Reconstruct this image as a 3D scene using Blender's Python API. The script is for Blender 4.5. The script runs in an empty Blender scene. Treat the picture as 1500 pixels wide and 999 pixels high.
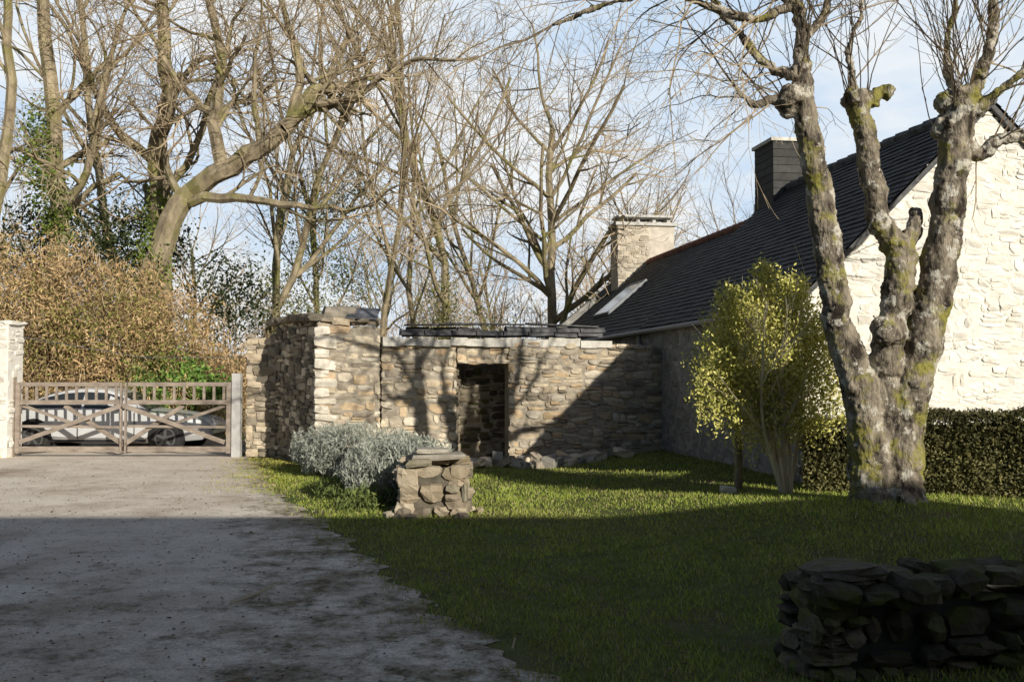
import bpy, math, random
import numpy as np
from mathutils import Vector
R = random.Random(7)
NR = np.random.default_rng(11)
scene = bpy.context.scene

# ------------------------------------------------------------------ helpers
def link(o):
    scene.collection.objects.link(o); return o
def empty(name, loc=(0,0,0)):
    e = bpy.data.objects.new(name, None); e.location = loc; return link(e)

class Buf:
    def __init__(s): s.v=[]; s.f=[]; s.c=[]
    def quad(s, pts, col=(1,1,1)):
        b=len(s.v); s.v+= [tuple(p) for p in pts]; s.c+=[col]*len(pts); s.f.append(tuple(range(b,b+len(pts))))
    def box(s, o, u, v, w, col=(1,1,1)):
        o=Vector(o);u=Vector(u);v=Vector(v);w=Vector(w)
        P=[o,o+u,o+u+v,o+v,o+w,o+u+w,o+u+v+w,o+v+w]
        b=len(s.v); s.v+=[tuple(p) for p in P]; s.c+=[col]*8
        F=[(0,3,2,1),(4,5,6,7),(0,1,5,4),(1,2,6,5),(2,3,7,6),(3,0,4,7)]
        if u.cross(v).dot(w)<0: F=[f[::-1] for f in F]
        s.f+=[tuple(b+i for i in f) for f in F]
    def tube(s, pts, rads, k=8, col=(1,1,1), cap=True):
        pts=[Vector(p) for p in pts]; n=len(pts); b0=len(s.v)
        for i in range(n):
            t=(pts[min(i+1,n-1)]-pts[max(i-1,0)]).normalized()
            ref=Vector((0.13,1,0.07)) if abs(t.y)<.9 else Vector((1,0.1,0))
            a=t.cross(ref).normalized(); b=t.cross(a)
            for j in range(k):
                an=2*math.pi*j/k
                s.v.append(tuple(pts[i]+(a*math.cos(an)+b*math.sin(an))*rads[i])); s.c.append(col)
        for i in range(n-1):
            for j in range(k):
                s.f.append((b0+i*k+j,b0+(i+1)*k+j,b0+(i+1)*k+(j+1)%k,b0+i*k+(j+1)%k))
        if cap:
            s.f.append(tuple(b0+j for j in range(k))); s.f.append(tuple(b0+(n-1)*k+j for j in reversed(range(k))))
    def obj(s, name, mat, parent=None, smooth=False):
        me=bpy.data.meshes.new(name); me.from_pydata(s.v,[],s.f)
        ca=me.color_attributes.new('Col','FLOAT_COLOR','POINT')
        arr=np.ones((len(s.v),4),dtype=np.float32); arr[:,:3]=np.array(s.c,dtype=np.float32).reshape(-1,3)
        ca.data.foreach_set('color',arr.ravel())
        if smooth: me.polygons.foreach_set('use_smooth',[True]*len(me.polygons))
        me.materials.append(mat); me.update()
        o=bpy.data.objects.new(name,me); link(o)
        if parent: o.parent=parent
        return o

def fast(name, V, k, cols, mat, parent=None):
    nv=len(V); nf=nv//k
    me=bpy.data.meshes.new(name)
    me.vertices.add(nv); me.vertices.foreach_set('co',V.astype(np.float32).ravel())
    me.loops.add(nv); me.loops.foreach_set('vertex_index',np.arange(nv,dtype=np.int32))
    me.polygons.add(nf); me.polygons.foreach_set('loop_start',np.arange(0,nv,k,dtype=np.int32))
    me.polygons.foreach_set('loop_total',np.full(nf,k,dtype=np.int32))
    ca=me.color_attributes.new('Col','FLOAT_COLOR','POINT')
    arr=np.ones((nv,4),dtype=np.float32); arr[:,:3]=np.repeat(cols,k,axis=0)
    ca.data.foreach_set('color',arr.ravel())
    me.materials.append(mat); me.update(calc_edges=True); me.validate()
    o=bpy.data.objects.new(name,me); link(o)
    if parent: o.parent=parent
    return o

# ------------------------------------------------------------------ materials
def material(name, c1, c2, scale=3.0, rough=.9, bump=.3, bscale=None, usecol=False, c3=None, c3scale=1.0, c3lo=.5, c3hi=.65,
             spec=.2, metallic=0.0, detail=4, bdist=.02, stretch=None, lo=.32, hi=.68, c4=None, c4scale=5, c4lo=.55, c4hi=.6):
    m=bpy.data.materials.new(name); m.use_nodes=True; nt=m.node_tree; N=nt.nodes; Lk=nt.links
    p=N['Principled BSDF']; p.inputs['Roughness'].default_value=rough; p.inputs['Specular IOR Level'].default_value=spec
    p.inputs['Metallic'].default_value=metallic
    tc=N.new('ShaderNodeTexCoord'); vec=tc.outputs['Object']
    if stretch:
        mp=N.new('ShaderNodeMapping'); mp.inputs['Scale'].default_value=stretch; Lk.new(vec,mp.inputs['Vector']); vec=mp.outputs[0]
    n1=N.new('ShaderNodeTexNoise'); n1.inputs['Scale'].default_value=scale; n1.inputs['Detail'].default_value=detail; n1.inputs['Roughness'].default_value=.65
    Lk.new(vec,n1.inputs['Vector'])
    r=N.new('ShaderNodeValToRGB'); r.color_ramp.elements[0].position=lo; r.color_ramp.elements[1].position=hi
    r.color_ramp.elements[0].color=(*c1,1); r.color_ramp.elements[1].color=(*c2,1)
    Lk.new(n1.outputs['Fac'],r.inputs['Fac']); out=r.outputs['Color']
    for (cc,sc,l,h) in ((c4,c4scale,c4lo,c4hi),(c3,c3scale,c3lo,c3hi)):
        if cc is None: continue
        n3=N.new('ShaderNodeTexNoise'); n3.inputs['Scale'].default_value=sc; n3.inputs['Detail'].default_value=4; n3.inputs['Roughness'].default_value=.7
        Lk.new(tc.outputs['Object'],n3.inputs['Vector'])
        r3=N.new('ShaderNodeValToRGB'); r3.color_ramp.elements[0].position=l; r3.color_ramp.elements[1].position=h
        Lk.new(n3.outputs['Fac'],r3.inputs['Fac'])
        mx=N.new('ShaderNodeMix'); mx.data_type='RGBA'; mx.inputs['B'].default_value=(*cc,1)
        Lk.new(r3.outputs['Color'],mx.inputs['Factor']); Lk.new(out,mx.inputs['A']); out=mx.outputs['Result']
    if usecol:
        a=N.new('ShaderNodeAttribute'); a.attribute_name='Col'
        mm=N.new('ShaderNodeMix'); mm.data_type='RGBA'; mm.blend_type='MULTIPLY'; mm.inputs['Factor'].default_value=1
        Lk.new(out,mm.inputs['A']); Lk.new(a.outputs['Color'],mm.inputs['B']); out=mm.outputs['Result']
    Lk.new(out,p.inputs['Base Color'])
    if bump>0:
        nb=N.new('ShaderNodeTexNoise'); nb.inputs['Scale'].default_value=bscale or scale*5; nb.inputs['Detail'].default_value=4; nb.inputs['Roughness'].default_value=.7
        Lk.new(vec,nb.inputs['Vector'])
        b=N.new('ShaderNodeBump'); b.inputs['Strength'].default_value=bump; b.inputs['Distance'].default_value=bdist
        Lk.new(nb.outputs['Fac'],b.inputs['Height']); Lk.new(b.outputs['Normal'],p.inputs['Normal'])
    return m
def foliage(name,transl=0.0,rough=.7,spec=.2,tint=(1,1,1)):
    """per-leaf colour variation comes from the mesh attribute"""
    m=bpy.data.materials.new(name); m.use_nodes=True; nt=m.node_tree; N=nt.nodes; L=nt.links
    p=N['Principled BSDF']; p.inputs['Roughness'].default_value=rough; p.inputs['Specular IOR Level'].default_value=spec
    a=N.new('ShaderNodeAttribute'); a.attribute_name='Col'
    mm=N.new('ShaderNodeMix'); mm.data_type='RGBA'; mm.blend_type='MULTIPLY'; mm.inputs['Factor'].default_value=1; mm.inputs['B'].default_value=(*tint,1)
    L.new(a.outputs['Color'],mm.inputs['A']); out=mm.outputs['Result']; L.new(out,p.inputs['Base Color'])
    if transl>0:
        t=N.new('ShaderNodeBsdfTranslucent'); L.new(out,t.inputs['Color'])
        ms=N.new('ShaderNodeMixShader'); ms.inputs[0].default_value=transl
        L.new(p.outputs[0],ms.inputs[1]); L.new(t.outputs[0],ms.inputs[2]); L.new(ms.outputs[0],N['Material Output'].inputs['Surface'])
    return m

M_stone=material('rubble_stone',(.74,.70,.64),(1,.98,.93),9,.95,.7,35,True,c3=(.52,.49,.38),c3scale=2.2,c3lo=.56,c3hi=.8)
M_stonemoss=material('mossy_stone',(.5,.47,.42),(1,.97,.9),12,.95,.9,35,True,c3=(.7,.9,.3),c3scale=4,c3lo=.48,c3hi=.62)
M_stonepale=material('limewashed_stone',(.8,.775,.73),(1,1,1),7,.95,.5,30,True,c3=(.9,.88,.84),c3scale=3,c3lo=.42,c3hi=.62)
M_mortar=material('old_mortar',(.26,.225,.18),(.48,.43,.35),6,.97,.6,40)
M_mortard=material('dark_mortar',(.08,.07,.055),(.18,.16,.12),6,.97,.6,40)
M_mortarp=material('lime_mortar',(.68,.66,.61),(.82,.8,.75),5,.95,.5,30)
M_render=material('weathered_lime_render',(.17,.165,.155),(.34,.33,.31),2.5,.95,.5,25,c3=(.45,.44,.41),c3scale=3.5,c3lo=.55,c3hi=.7)
M_cap=material('wall_cap_mortar',(.46,.44,.4),(.76,.73,.67),5,.95,.5,30)
M_slate=material('roof_slate',(.45,.45,.47),(1,1,1),7,.7,.3,30,True,spec=.3)
M_tile=material('dark_tile',(.035,.037,.042),(.15,.15,.155),6,.7,.3,30)
M_terra=material('terracotta_ridge',(.14,.065,.05),(.3,.14,.1),5,.85,.3,25)
M_bark=material('mossy_bark',(.04,.032,.026),(.36,.31,.24),7,.95,1.0,26,c3=(.28,.26,.07),c3scale=2.2,c3lo=.53,c3hi=.63,bdist=.05,stretch=(1,1,.4),lo=.38,hi=.6,c4=(.56,.53,.46),c4scale=5,c4lo=.54,c4hi=.61,detail=6)
M_bark2=material('oak_bark',(.13,.105,.075),(.38,.32,.22),4,.95,.5,20,c3=(.2,.19,.07),c3scale=1.2,c3lo=.5,c3hi=.64,stretch=(1,1,.5))
M_twig=foliage('twig_bark',0,.9,.1,(.38,.305,.21))
M_leaf=foliage('leaves',.15,.6,.25)
M_grass=foliage('grass_blades',.15,.6,.15)
M_dry=foliage('dry_brush',0,.85,.1)
M_soil=material('turf_ground',(.06,.075,.022),(.12,.145,.04),3,.97,.5,40,c3=(.11,.09,.05),c3scale=.8)
M_wood=material('weathered_wood',(.2,.165,.14),(.38,.32,.27),9,.85,.3,40,stretch=(.4,1,1))
M_grey=material('painted_concrete_post',(.42,.42,.42),(.55,.54,.52),7,.85,.2)

def gravel_mat():
    m=bpy.data.materials.new('gravel_drive'); m.use_nodes=True; nt=m.node_tree; N=nt.nodes; L=nt.links
    p=N['Principled BSDF']; p.inputs['Roughness'].default_value=.95; p.inputs['Specular IOR Level'].default_value=.1
    tc=N.new('ShaderNodeTexCoord')
    def noise(s,d=5,r=.65):
        n=N.new('ShaderNodeTexNoise'); n.inputs['Scale'].default_value=s; n.inputs['Detail'].default_value=d; n.inputs['Roughness'].default_value=r
        L.new(tc.outputs['Object'],n.inputs['Vector']); return n.outputs['Fac']
    def ramp(f,a,b,ca,cb):
        r=N.new('ShaderNodeValToRGB'); r.color_ramp.elements[0].position=a; r.color_ramp.elements[1].position=b
        r.color_ramp.elements[0].color=(*ca,1); r.color_ramp.elements[1].color=(*cb,1); L.new(f,r.inputs['Fac']); return r.outputs['Color']
    def mix(f,a,b,mode='MIX'):
        x=N.new('ShaderNodeMix'); x.data_type='RGBA'; x.blend_type=mode
        if isinstance(f,float): x.inputs['Factor'].default_value=f
        else: L.new(f,x.inputs['Factor'])
        for k,v in (('A',a),('B',b)):
            if isinstance(v,tuple): x.inputs[k].default_value=(*v,1)
            else: L.new(v,x.inputs[k])
        return x.outputs['Result']
    base=ramp(noise(1.1),.35,.66,(.68,.59,.5),(.84,.76,.66))
    speck=ramp(noise(60,3,.8),.33,.55,(.62,.62,.62),(1.05,1.05,1.05))
    base=mix(1.0,base,speck,'MULTIPLY')
    sx=N.new('ShaderNodeSeparateXYZ'); L.new(tc.outputs['Object'],sx.inputs[0])
    def mapr(v,a,b,c,d):
        mr=N.new('ShaderNodeMapRange'); mr.inputs['From Min'].default_value=a; mr.inputs['From Max'].default_value=b; mr.inputs['To Min'].default_value=c; mr.inputs['To Max'].default_value=d
        L.new(v,mr.inputs['Value']); return mr.outputs[0]
    def band(slope,off,w0,w1,amp):
        ma=N.new('ShaderNodeMath'); ma.operation='MULTIPLY_ADD'; L.new(sx.outputs['Y'],ma.inputs[0]); ma.inputs[1].default_value=slope; ma.inputs[2].default_value=off
        ad=N.new('ShaderNodeMath'); ad.operation='ADD'; L.new(ma.outputs[0],ad.inputs[0]); L.new(sx.outputs['X'],ad.inputs[1])
        ab=N.new('ShaderNodeMath'); ab.operation='ABSOLUTE'; L.new(ad.outputs[0],ab.inputs[0])
        return mapr(ab.outputs[0],w0,w1,amp,0)
    def add(a,b):
        x=N.new('ShaderNodeMath'); x.operation='ADD'; L.new(a,x.inputs[0]); L.new(b,x.inputs[1]); return x.outputs[0]
    # foreground shade painted in: gradient thickens moss and dirt colour towards the yard
    near_shade=mapr(sx.outputs['Y'],13,5,0,.07)
    f=add(add(noise(2.4,8,.8),near_shade),add(band(.27,-.4,.1,.8,.10),band(.35,-1.95,.0,.7,.14)))
    mask=ramp(f,.56,.74,(0,0,0),(1,1,1))
    moss=ramp(noise(9),.35,.65,(.10,.09,.05),(.29,.23,.15))
    c=mix(mask,base,moss)
    dirt=ramp(add(noise(.5,5,.7),near_shade),.52,.7,(1,1,1),(.62,.57,.52))
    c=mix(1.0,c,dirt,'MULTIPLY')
    blot=ramp(add(noise(6,5,.7),near_shade),.63,.72,(1,1,1),(.6,.55,.5))
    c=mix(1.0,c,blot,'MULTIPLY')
    L.new(c,p.inputs['Base Color'])
    b=N.new('ShaderNodeBump'); b.inputs['Strength'].default_value=.5; b.inputs['Distance'].default_value=.02
    L.new(noise(35,4,.8),b.inputs['Height']); L.new(b.outputs[0],p.inputs['Normal'])
    return m
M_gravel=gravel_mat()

def simple(name,c,rough=.5,metal=0,spec=.5,coat=0):
    m=material(name,tuple(x*.93 for x in c),c,4,rough,0,spec=spec,metallic=metal)
    m.node_tree.nodes['Principled BSDF'].inputs['Coat Weight'].default_value=coat
    return m
M_paint=simple('car_paint_silver',(.62,.63,.65),.3,.1,.5,.6)
M_glass=simple('dark_glass',(.03,.035,.04),.08,0,.8)
M_rubber=simple('tyre_rubber',(.02,.02,.02),.8)
M_alloy=simple('alloy_wheel',(.2,.2,.21),.35,.6)
M_red=simple('tail_lamp_red',(.5,.02,.02),.2)
M_black=simple('black_trim',(.02,.02,.022),.5)
M_skyl=simple('skylight_glass',(.75,.8,.85),.15,0,.8)
M_zinc=simple('zinc_flashing',(.16,.17,.19),.5,.3)
M_shut=simple('painted_shutter',(.25,.3,.35),.6)

# ------------------------------------------------------------------ terrain
def S(t): 
    t=np.clip(t,0,1); return t*t*(3-2*t)
def hgt(x,y):
    h=.24*S((x-.6)/2.8)*S((y-6.4)/2.6)
    h=h+.10*np.exp(-(((x-4.05)/1.0)**2+((y-10.6)/.8)**2))
    h=h+1.2*S((-11.8-x)/3.0)*S((y-20)/4)+1.4*S((y-25.0)/6)*S((-3.5-x)/5)
    h=h+.015*np.sin(x*2.1+y*1.3)*S((x+0.2)/1.0)
    return h
def road_right(y):
    return np.interp(y,[-3,5.4,6.0,7.9,11.5,14,17,18.4,19.9,20.6,40],[1.6,.42,-.02,-.85,-2.2,-3.3,-4.2,-4.6,-5.3,-5.6,-5.6])
xs=np.concatenate([[-400,-200,-100,-60,-40,-30],np.arange(-22,14,.3),[16,20,30,45,70,120,220,400]])
ys=np.concatenate([[-150,-60,-20,-8],np.arange(-2,36,.3),[38,42,50,60,80,120,200,400,800]])
GX,GY=np.meshgrid(xs,ys); GZ=hgt(GX,GY)
V=np.stack([GX,GY,GZ],-1).reshape(-1,3); nx=len(xs); ny=len(ys)
F=[(j*nx+i,j*nx+i+1,(j+1)*nx+i+1,(j+1)*nx+i) for j in range(ny-1) for i in range(nx-1)]
me=bpy.data.meshes.new('ground'); me.from_pydata(V.tolist(),[],F); me.materials.append(M_soil)
me.polygons.foreach_set('use_smooth',[True]*len(me.polygons)); link(bpy.data.objects.new('ground',me))
b=Buf()
ysr=np.arange(-3,26,.12)
for i in range(len(ysr)-1):
    y0,y1=ysr[i],ysr[i+1]
    def rr(y): return float(road_right(y))+.07*math.sin(y*5.1)+.05*math.sin(y*13.7+1)+.04*math.sin(y*29)
    def rl(y): return -11.6+.1*math.sin(y*2.3)+.05*math.sin(y*9)
    for k in range(6):
        a0=rl(y0)+(rr(y0)-rl(y0))*k/6; a1=rl(y0)+(rr(y0)-rl(y0))*(k+1)/6
        c0=rl(y1)+(rr(y1)-rl(y1))*k/6; c1=rl(y1)+(rr(y1)-rl(y1))*(k+1)/6
        b.quad([(a0,y0,.006),(a1,y0,.006),(c1,y1,.006),(c0,y1,.006)])
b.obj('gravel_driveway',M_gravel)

def grass(name,n,xr,yr,maskf,hmin,hmax,wid,tone=(1,1,1)):
    x=NR.uniform(*xr,n); y=NR.uniform(*yr,n)
    keep=maskf(x,y)
    x=x[keep];y=y[keep]; n=len(x)
    z=hgt(x,y)
    cl=.5+.5*np.sin(x*3.1+np.sin(y*2.3)*2)*np.sin(y*2.7+np.sin(x*1.9)*2)
    cl3=.5+.5*np.sin(x*9.1+np.sin(y*7.3)*2)*np.sin(y*8.7+np.sin(x*6.9)*2)
    cl2=.5+.5*np.sin(x*1.3+1+np.sin(y*1.1))*np.sin(y*1.2+x*.5)
    h=NR.uniform(hmin,hmax,n)*(.5+.5*cl+.35*cl3); w=wid*NR.uniform(.6,1.4,n)*(.6+y*.06)
    a=NR.uniform(0,2*np.pi,n); lean=NR.uniform(-.7,.7,(n,2))*h[:,None]
    dx=np.cos(a)*w;dy=np.sin(a)*w
    P=np.stack([np.stack([x-dx,y-dy,z-.005],-1),np.stack([x+dx,y+dy,z-.005],-1),np.stack([x+lean[:,0],y+lean[:,1],z+h],-1)],1)
    u=NR.uniform(0,1,n)[:,None]
    c=np.array([.21,.29,.045])*(1-u)+np.array([.44,.49,.11])*u
    c=c*(.65+.3*cl[:,None]+.2*cl3[:,None])
    bl_=np.clip(cl2*1.3-.55,0,1)[:,None]*.4
    c=c*(1-bl_)+np.array([.36,.32,.12])*bl_
    dry=NR.uniform(0,1,n)<.09
    c[dry]=np.array([.44,.37,.21])
    c=c*np.array(tone)
    return fast(name,P.reshape(-1,3),3,c,M_grass)
def inlawn(x,y):
    e=road_right(y)+.10*np.sin(y*4.3)+.07*np.sin(y*11)+NR.normal(0,.14,len(x))
    m=(x>e)
    s=(x-3.8)*-.146+(y-13.2)*.989; t=(x-3.8)*.989+(y-13.2)*.146
    m&=~((s>0)&(t>0)&(t<5.8)&(s<18))
    m&=y<17.8+.236*(x+3.5)+.05
    m&=(x/y<.56)
    bare=np.sin(x*2.3+1.7*np.sin(y*1.7))*np.sin(y*2.9+x)
    m&=(bare<.75)|(NR.uniform(0,1,len(x))<.35)
    return m
def lawnmask(x,y): 
    return inlawn(x,y)&(NR.uniform(0,1,len(x))<np.clip(7.5/y,0,1)**1.3)
grass('grass_lawn',420000,(-5.2,9.5),(4.6,19.5),lawnmask,.018,.055,.0052)
grass('grass_verge',16000,(-12.6,-8.6),(17.0,19.9),lambda x,y:(x<-10.2-(20-y)*.45+NR.normal(0,.2,len(x))),.03,.08,.008,(1,1,.9))
grass('grass_verge',16000,(-5.9,-3.2),(14,19.8),lambda x,y:(NR.uniform(0,1,len(x))<.6)&(x>-5.2+(19-y)*.2+NR.normal(0,.25,len(x))),.01,.035,.007,(1.1,.95,.9))
grass('grass_meadow',10000,(-8,6),(21,34),lambda x,y:(x>-5.5),.1,.35,.012,(.9,.8,.8))
n=3600
x=NR.uniform(-9,3,n); y=4.8+NR.uniform(0,1,n)**1.5*14; z=np.where(x>road_right(y),hgt(x,y)+.04,.014)
a=NR.uniform(0,6.28,n); s=NR.uniform(.008,.026,n)
P=np.stack([np.stack([x+np.cos(a+k*1.57)*s*(1 if k%2 else .5),y+np.sin(a+k*1.57)*s*(1 if k%2 else .5),z+NR.uniform(0,.012,n)],-1) for k in range(4)],1)
c=np.array([.16,.11,.065])*NR.uniform(.3,1.6,(n,1)); 
fast('fallen_leaves',P.reshape(-1,3),4,c,M_dry)
pb=Buf()
for i in range(900):
    yy=4.9+R.random()**1.6*12; xx=R.uniform(-8,float(road_right(yy))+.1); q=R.uniform(.005,.016)
    g=R.uniform(.2,.55)
    bs=len(pb.v)
    pb.v+=[(xx-q,yy,.008),(xx,yy-q*.8,.008),(xx+q,yy,.008),(xx,yy+q*.8,.008),(xx,yy,.008+q*.8)]; pb.c+=[(g,g*.93,g*.85)]*5
    pb.f+=[(bs,bs+1,bs+4),(bs+1,bs+2,bs+4),(bs+2,bs+3,bs+4),(bs+3,bs,bs+4)]
pb.obj('loose_pebbles',M_dry)

# ------------------------------------------------------------------ stones
TV=[(i,j,k) for i in (-1,0,1) for j in (-1,0,1) for k in (-1,0,1) if (i,j,k)!=(0,0,0)]
TI={v:i for i,v in enumerate(TV)}
TF=[]
for ax in range(3):
    for sg in (-1,1):
        o=[a for a in range(3) if a!=ax]
        for a in (-1,0):
            for c in (-1,0):
                q=[]
                for (da,dc) in ((0,0),(1,0),(1,1),(0,1)):
                    v=[0,0,0]; v[ax]=sg; v[o[0]]=a+da; v[o[1]]=c+dc; q.append(TI[tuple(v)])
                p=[Vector(TV[i]) for i in q]
                nrm=(p[1]-p[0]).cross(p[2]-p[0]); 
                if nrm[ax]*sg<0: q=q[::-1]
                TF.append(tuple(q))
def stone(B,c,u,n,sx,sy,sz,col,jit=.13,tilt=None,rnd=0):
    b=len(B.v); c=Vector(c); tl=R.gauss(0,.06) if tilt is None else tilt
    for v in TV:
        k=sum(abs(a) for a in v); f={1:1.0,2:.95-.1*rnd,3:.86-.2*rnd}[k]
        x=(v[0]*f+R.uniform(-jit,jit))*sx/2; y=(v[1]*f+R.uniform(-jit,jit)*.8)*sy/2; z=(v[2]*f+R.uniform(-jit,jit))*sz/2+x*tl
        B.v.append((c.x+u[0]*x+n[0]*y,c.y+u[1]*x+n[1]*y,c.z+z)); 
        g=R.uniform(.9,1.1); B.c.append((col[0]*g,col[1]*g,col[2]*g))
    B.f+=[tuple(b+i for i in f) for f in TF]
PAL=[(.64,.55,.43),(.73,.64,.51),(.54,.48,.40),(.78,.70,.57),(.64,.50,.35),(.44,.39,.33),(.80,.73,.63),(.68,.54,.38),(.33,.29,.25),(.58,.54,.48)]
PALW=[(.84,.82,.78),(.76,.74,.70),(.88,.87,.83),(.8,.77,.71),(.71,.69,.65),(.85,.83,.78),(.9,.89,.86)]
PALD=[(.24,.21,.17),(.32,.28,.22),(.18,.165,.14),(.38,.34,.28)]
PALF=[(.13,.115,.09),(.175,.155,.12),(.10,.09,.075),(.23,.205,.165),(.12,.125,.065)]  # dark, partly mossy tones with foreground shade put into the stone colour
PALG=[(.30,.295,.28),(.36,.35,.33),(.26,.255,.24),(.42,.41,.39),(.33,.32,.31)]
def stone_face(B,A,Bp,topf,z0,pal,rh=(.07,.17),rw=(.14,.42),depth=.14,proud=.03,gap=.006,warp=.05,jit=.13,rnd=0):
    A=Vector(A);Bp=Vector(Bp); d=Bp-A; L=d.length; u=d/L; n=Vector((u.y,-u.x))
    zmax=max(topf(i*L/40) for i in range(41)); z=z0; ph=R.uniform(0,6); ph2=R.uniform(0,6)
    while z<zmax+warp:
        h=R.uniform(*rh); s=R.uniform(-.1,0)
        while s<L:
            w=R.uniform(*rw)*(.6+.8*R.random())
            s1=min(s+w,L); s0=max(s,0)
            if s1-s0>.04:
                sc=(s0+s1)/2; t=topf(sc); hh=h*R.uniform(.85,1.12)
                zc=z+h/2+warp*math.sin(sc*1.7+ph+z*1.5)+warp*.6*math.sin(sc*4.1+ph2)+R.uniform(-.02,.02)
                if zc-hh/2<t-.03:
                    if zc+hh/2>t: 
                        zt=t+R.uniform(-.02,.03); zb=zc-hh/2; hh=zt-zb; zc=(zt+zb)/2
                    pr=R.uniform(-.6,1)*proud
                    p=A+u*sc+n*(pr-depth/2)
                    col=R.choice(pal)
                    if R.random()<.3 and hh>.09 and s1-s0>.13:
                        f=R.uniform(.35,.65)
                        stone(B,(p.x,p.y,zc-hh/2+hh*f/2),u,n,s1-s0-gap,depth,hh*f-gap,col,jit,rnd=rnd)
                        stone(B,(p.x+n.x*.01,p.y+n.y*.01,zc+hh/2-hh*(1-f)/2),u,n,(s1-s0-gap)*R.uniform(.8,1),depth,hh*(1-f)-gap,R.choice(pal),jit,rnd=rnd)
                    else: stone(B,(p.x,p.y,zc),u,n,s1-s0-gap,depth,hh-gap,col,jit,rnd=rnd)
            s+=w
        z+=h
def core(B,A,Bp,topf,z0,thick,inset=.035,N=30,cut=.03):
    A=Vector(A);Bp=Vector(Bp); d=Bp-A; L=d.length; u=d/L; n=Vector((u.y,-u.x))
    A=A+u*inset; L=L-2*inset
    for i in range(N):
        s0=L*i/N; s1=L*(i+1)/N
        f0=A+u*s0-n*inset; f1=A+u*s1-n*inset; b0=A+u*s0-n*(thick-inset); b1=A+u*s1-n*(thick-inset)
        t0=topf(s0)-cut; t1=topf(s1)-cut
        B.quad([(f0.x,f0.y,z0),(f1.x,f1.y,z0),(f1.x,f1.y,t1),(f0.x,f0.y,t0)])
        B.quad([(b1.x,b1.y,z0),(b0.x,b0.y,z0),(b0.x,b0.y,t0),(b1.x,b1.y,t1)])
        B.quad([(f0.x,f0.y,t0),(f1.x,f1.y,t1),(b1.x,b1.y,t1),(b0.x,b0.y,t0)])
        if i==0: B.quad([(b0.x,b0.y,z0),(f0.x,f0.y,z0),(f0.x,f0.y,t0),(b0.x,b0.y,t0)])
        if i==N-1: B.quad([(f1.x,f1.y,z0),(b1.x,b1.y,z0),(b1.x,b1.y,t1),(f1.x,f1.y,t1)])

# --- courtyard stone wall
wl=empty('stone_courtyard_wall')
sb=Buf(); cb=Buf()
def wy(x): return 17.8+.236*(x+3.5)
def seg(x0,x1,top,off=0,pal=PAL,z0=-.05,thick=.5,inset=.022,**k):
    A=(x0,wy(x0)+off); Bq=(x1,wy(x1)+off)
    stone_face(sb,A,Bq,top,z0,pal,jit=.17,rnd=.4,**k); core(cb,A,Bq,top,z0-.05,thick,inset)
seg(-3.5,-2.38,lambda s:2.58-.05*s+.03*math.sin(s*9),0,rh=(.08,.2))
seg(-2.38,-1.02,lambda s:2.25+.02*math.sin(s*5),.03,rh=(.08,.2),rw=(.12,.4))
seg(-1.02,-.05,lambda s:2.25,.03,z0=1.9)
seg(-1.05,0.0,lambda s:2.2,1.0,pal=PALF+PALD[:2])  # recess back: darker stones, the recess shade is put into their colour
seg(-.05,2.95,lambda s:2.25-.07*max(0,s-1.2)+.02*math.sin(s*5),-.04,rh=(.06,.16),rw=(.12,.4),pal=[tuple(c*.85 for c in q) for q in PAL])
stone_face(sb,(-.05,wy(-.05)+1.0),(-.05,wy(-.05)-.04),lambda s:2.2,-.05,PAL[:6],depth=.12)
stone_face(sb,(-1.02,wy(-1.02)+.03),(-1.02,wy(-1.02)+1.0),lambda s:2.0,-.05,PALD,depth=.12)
for k in range(3):
    xx=-.88+k*.33; stone(sb,(xx,wy(xx)+.14,1.9),(.973,.23),(.23,-.973),.35,.32,.07,R.choice(PAL[:4]),.08,0)
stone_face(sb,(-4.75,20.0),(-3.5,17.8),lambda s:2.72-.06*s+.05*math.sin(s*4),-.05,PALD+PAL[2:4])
core(cb,(-4.75,20.0),(-3.5,17.8),lambda s:2.7-.06*s,-.1,.5)
z=0;i=0
while z<2.45:
    h=R.uniform(.12,.24); w=.42 if i%2 else .28
    A=Vector((-3.5,17.8)); u=Vector((.973,.23)); n=Vector((.23,-.973))
    p=A+u*(w/2-.04)+n*(.0-.12)
    stone(sb,(p.x,p.y,z+h/2),u,n,w,.33,h-.012,R.choice([(.8,.76,.69),(.88,.84,.78),(.74,.7,.63)]),.1); z+=h; i+=1
for (A,Bq) in (((-5.32,19.95),(-4.72,19.95)),((-4.72,19.95),(-4.72,20.5)),((-5.32,20.5),(-5.32,19.95))):
    stone_face(sb,A,Bq,lambda s:2.42+.03*math.sin(s*20),-.05,PALD+PAL[:3],rh=(.08,.2),rw=(.15,.35))
core(cb,(-5.32,19.95),(-4.72,19.95),lambda s:2.42,-.1,.55)
sb.obj('wall_stones',M_stone,wl); cb.obj('wall_core',M_mortar,wl)
b=Buf()
u=Vector((.973,.23,0)); n=Vector((.23,-.973,0))
def capseg(x0,x1,z,h,B,over=.05,th=.54):
    N=max(2,int((x1-x0)/.3))
    for i in range(N):
        xa=x0+(x1-x0)*i/N; xb=x0+(x1-x0)*(i+1)/N
        h1=h*R.uniform(.8,1.1); ov=over*R.uniform(.7,1.3)
        B.box((xa+n.x*ov,wy(xa)+n.y*ov,z-R.uniform(0,.04)),((xb-xa)*.999,(wy(xb)-wy(xa))*.999,0),(-n.x*th,-n.y*th,0),(0,0,h1))
capseg(-2.35,1.9,2.2,.16,b)
b.obj('mortar_capping',M_cap,wl)
b=Buf()
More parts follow.
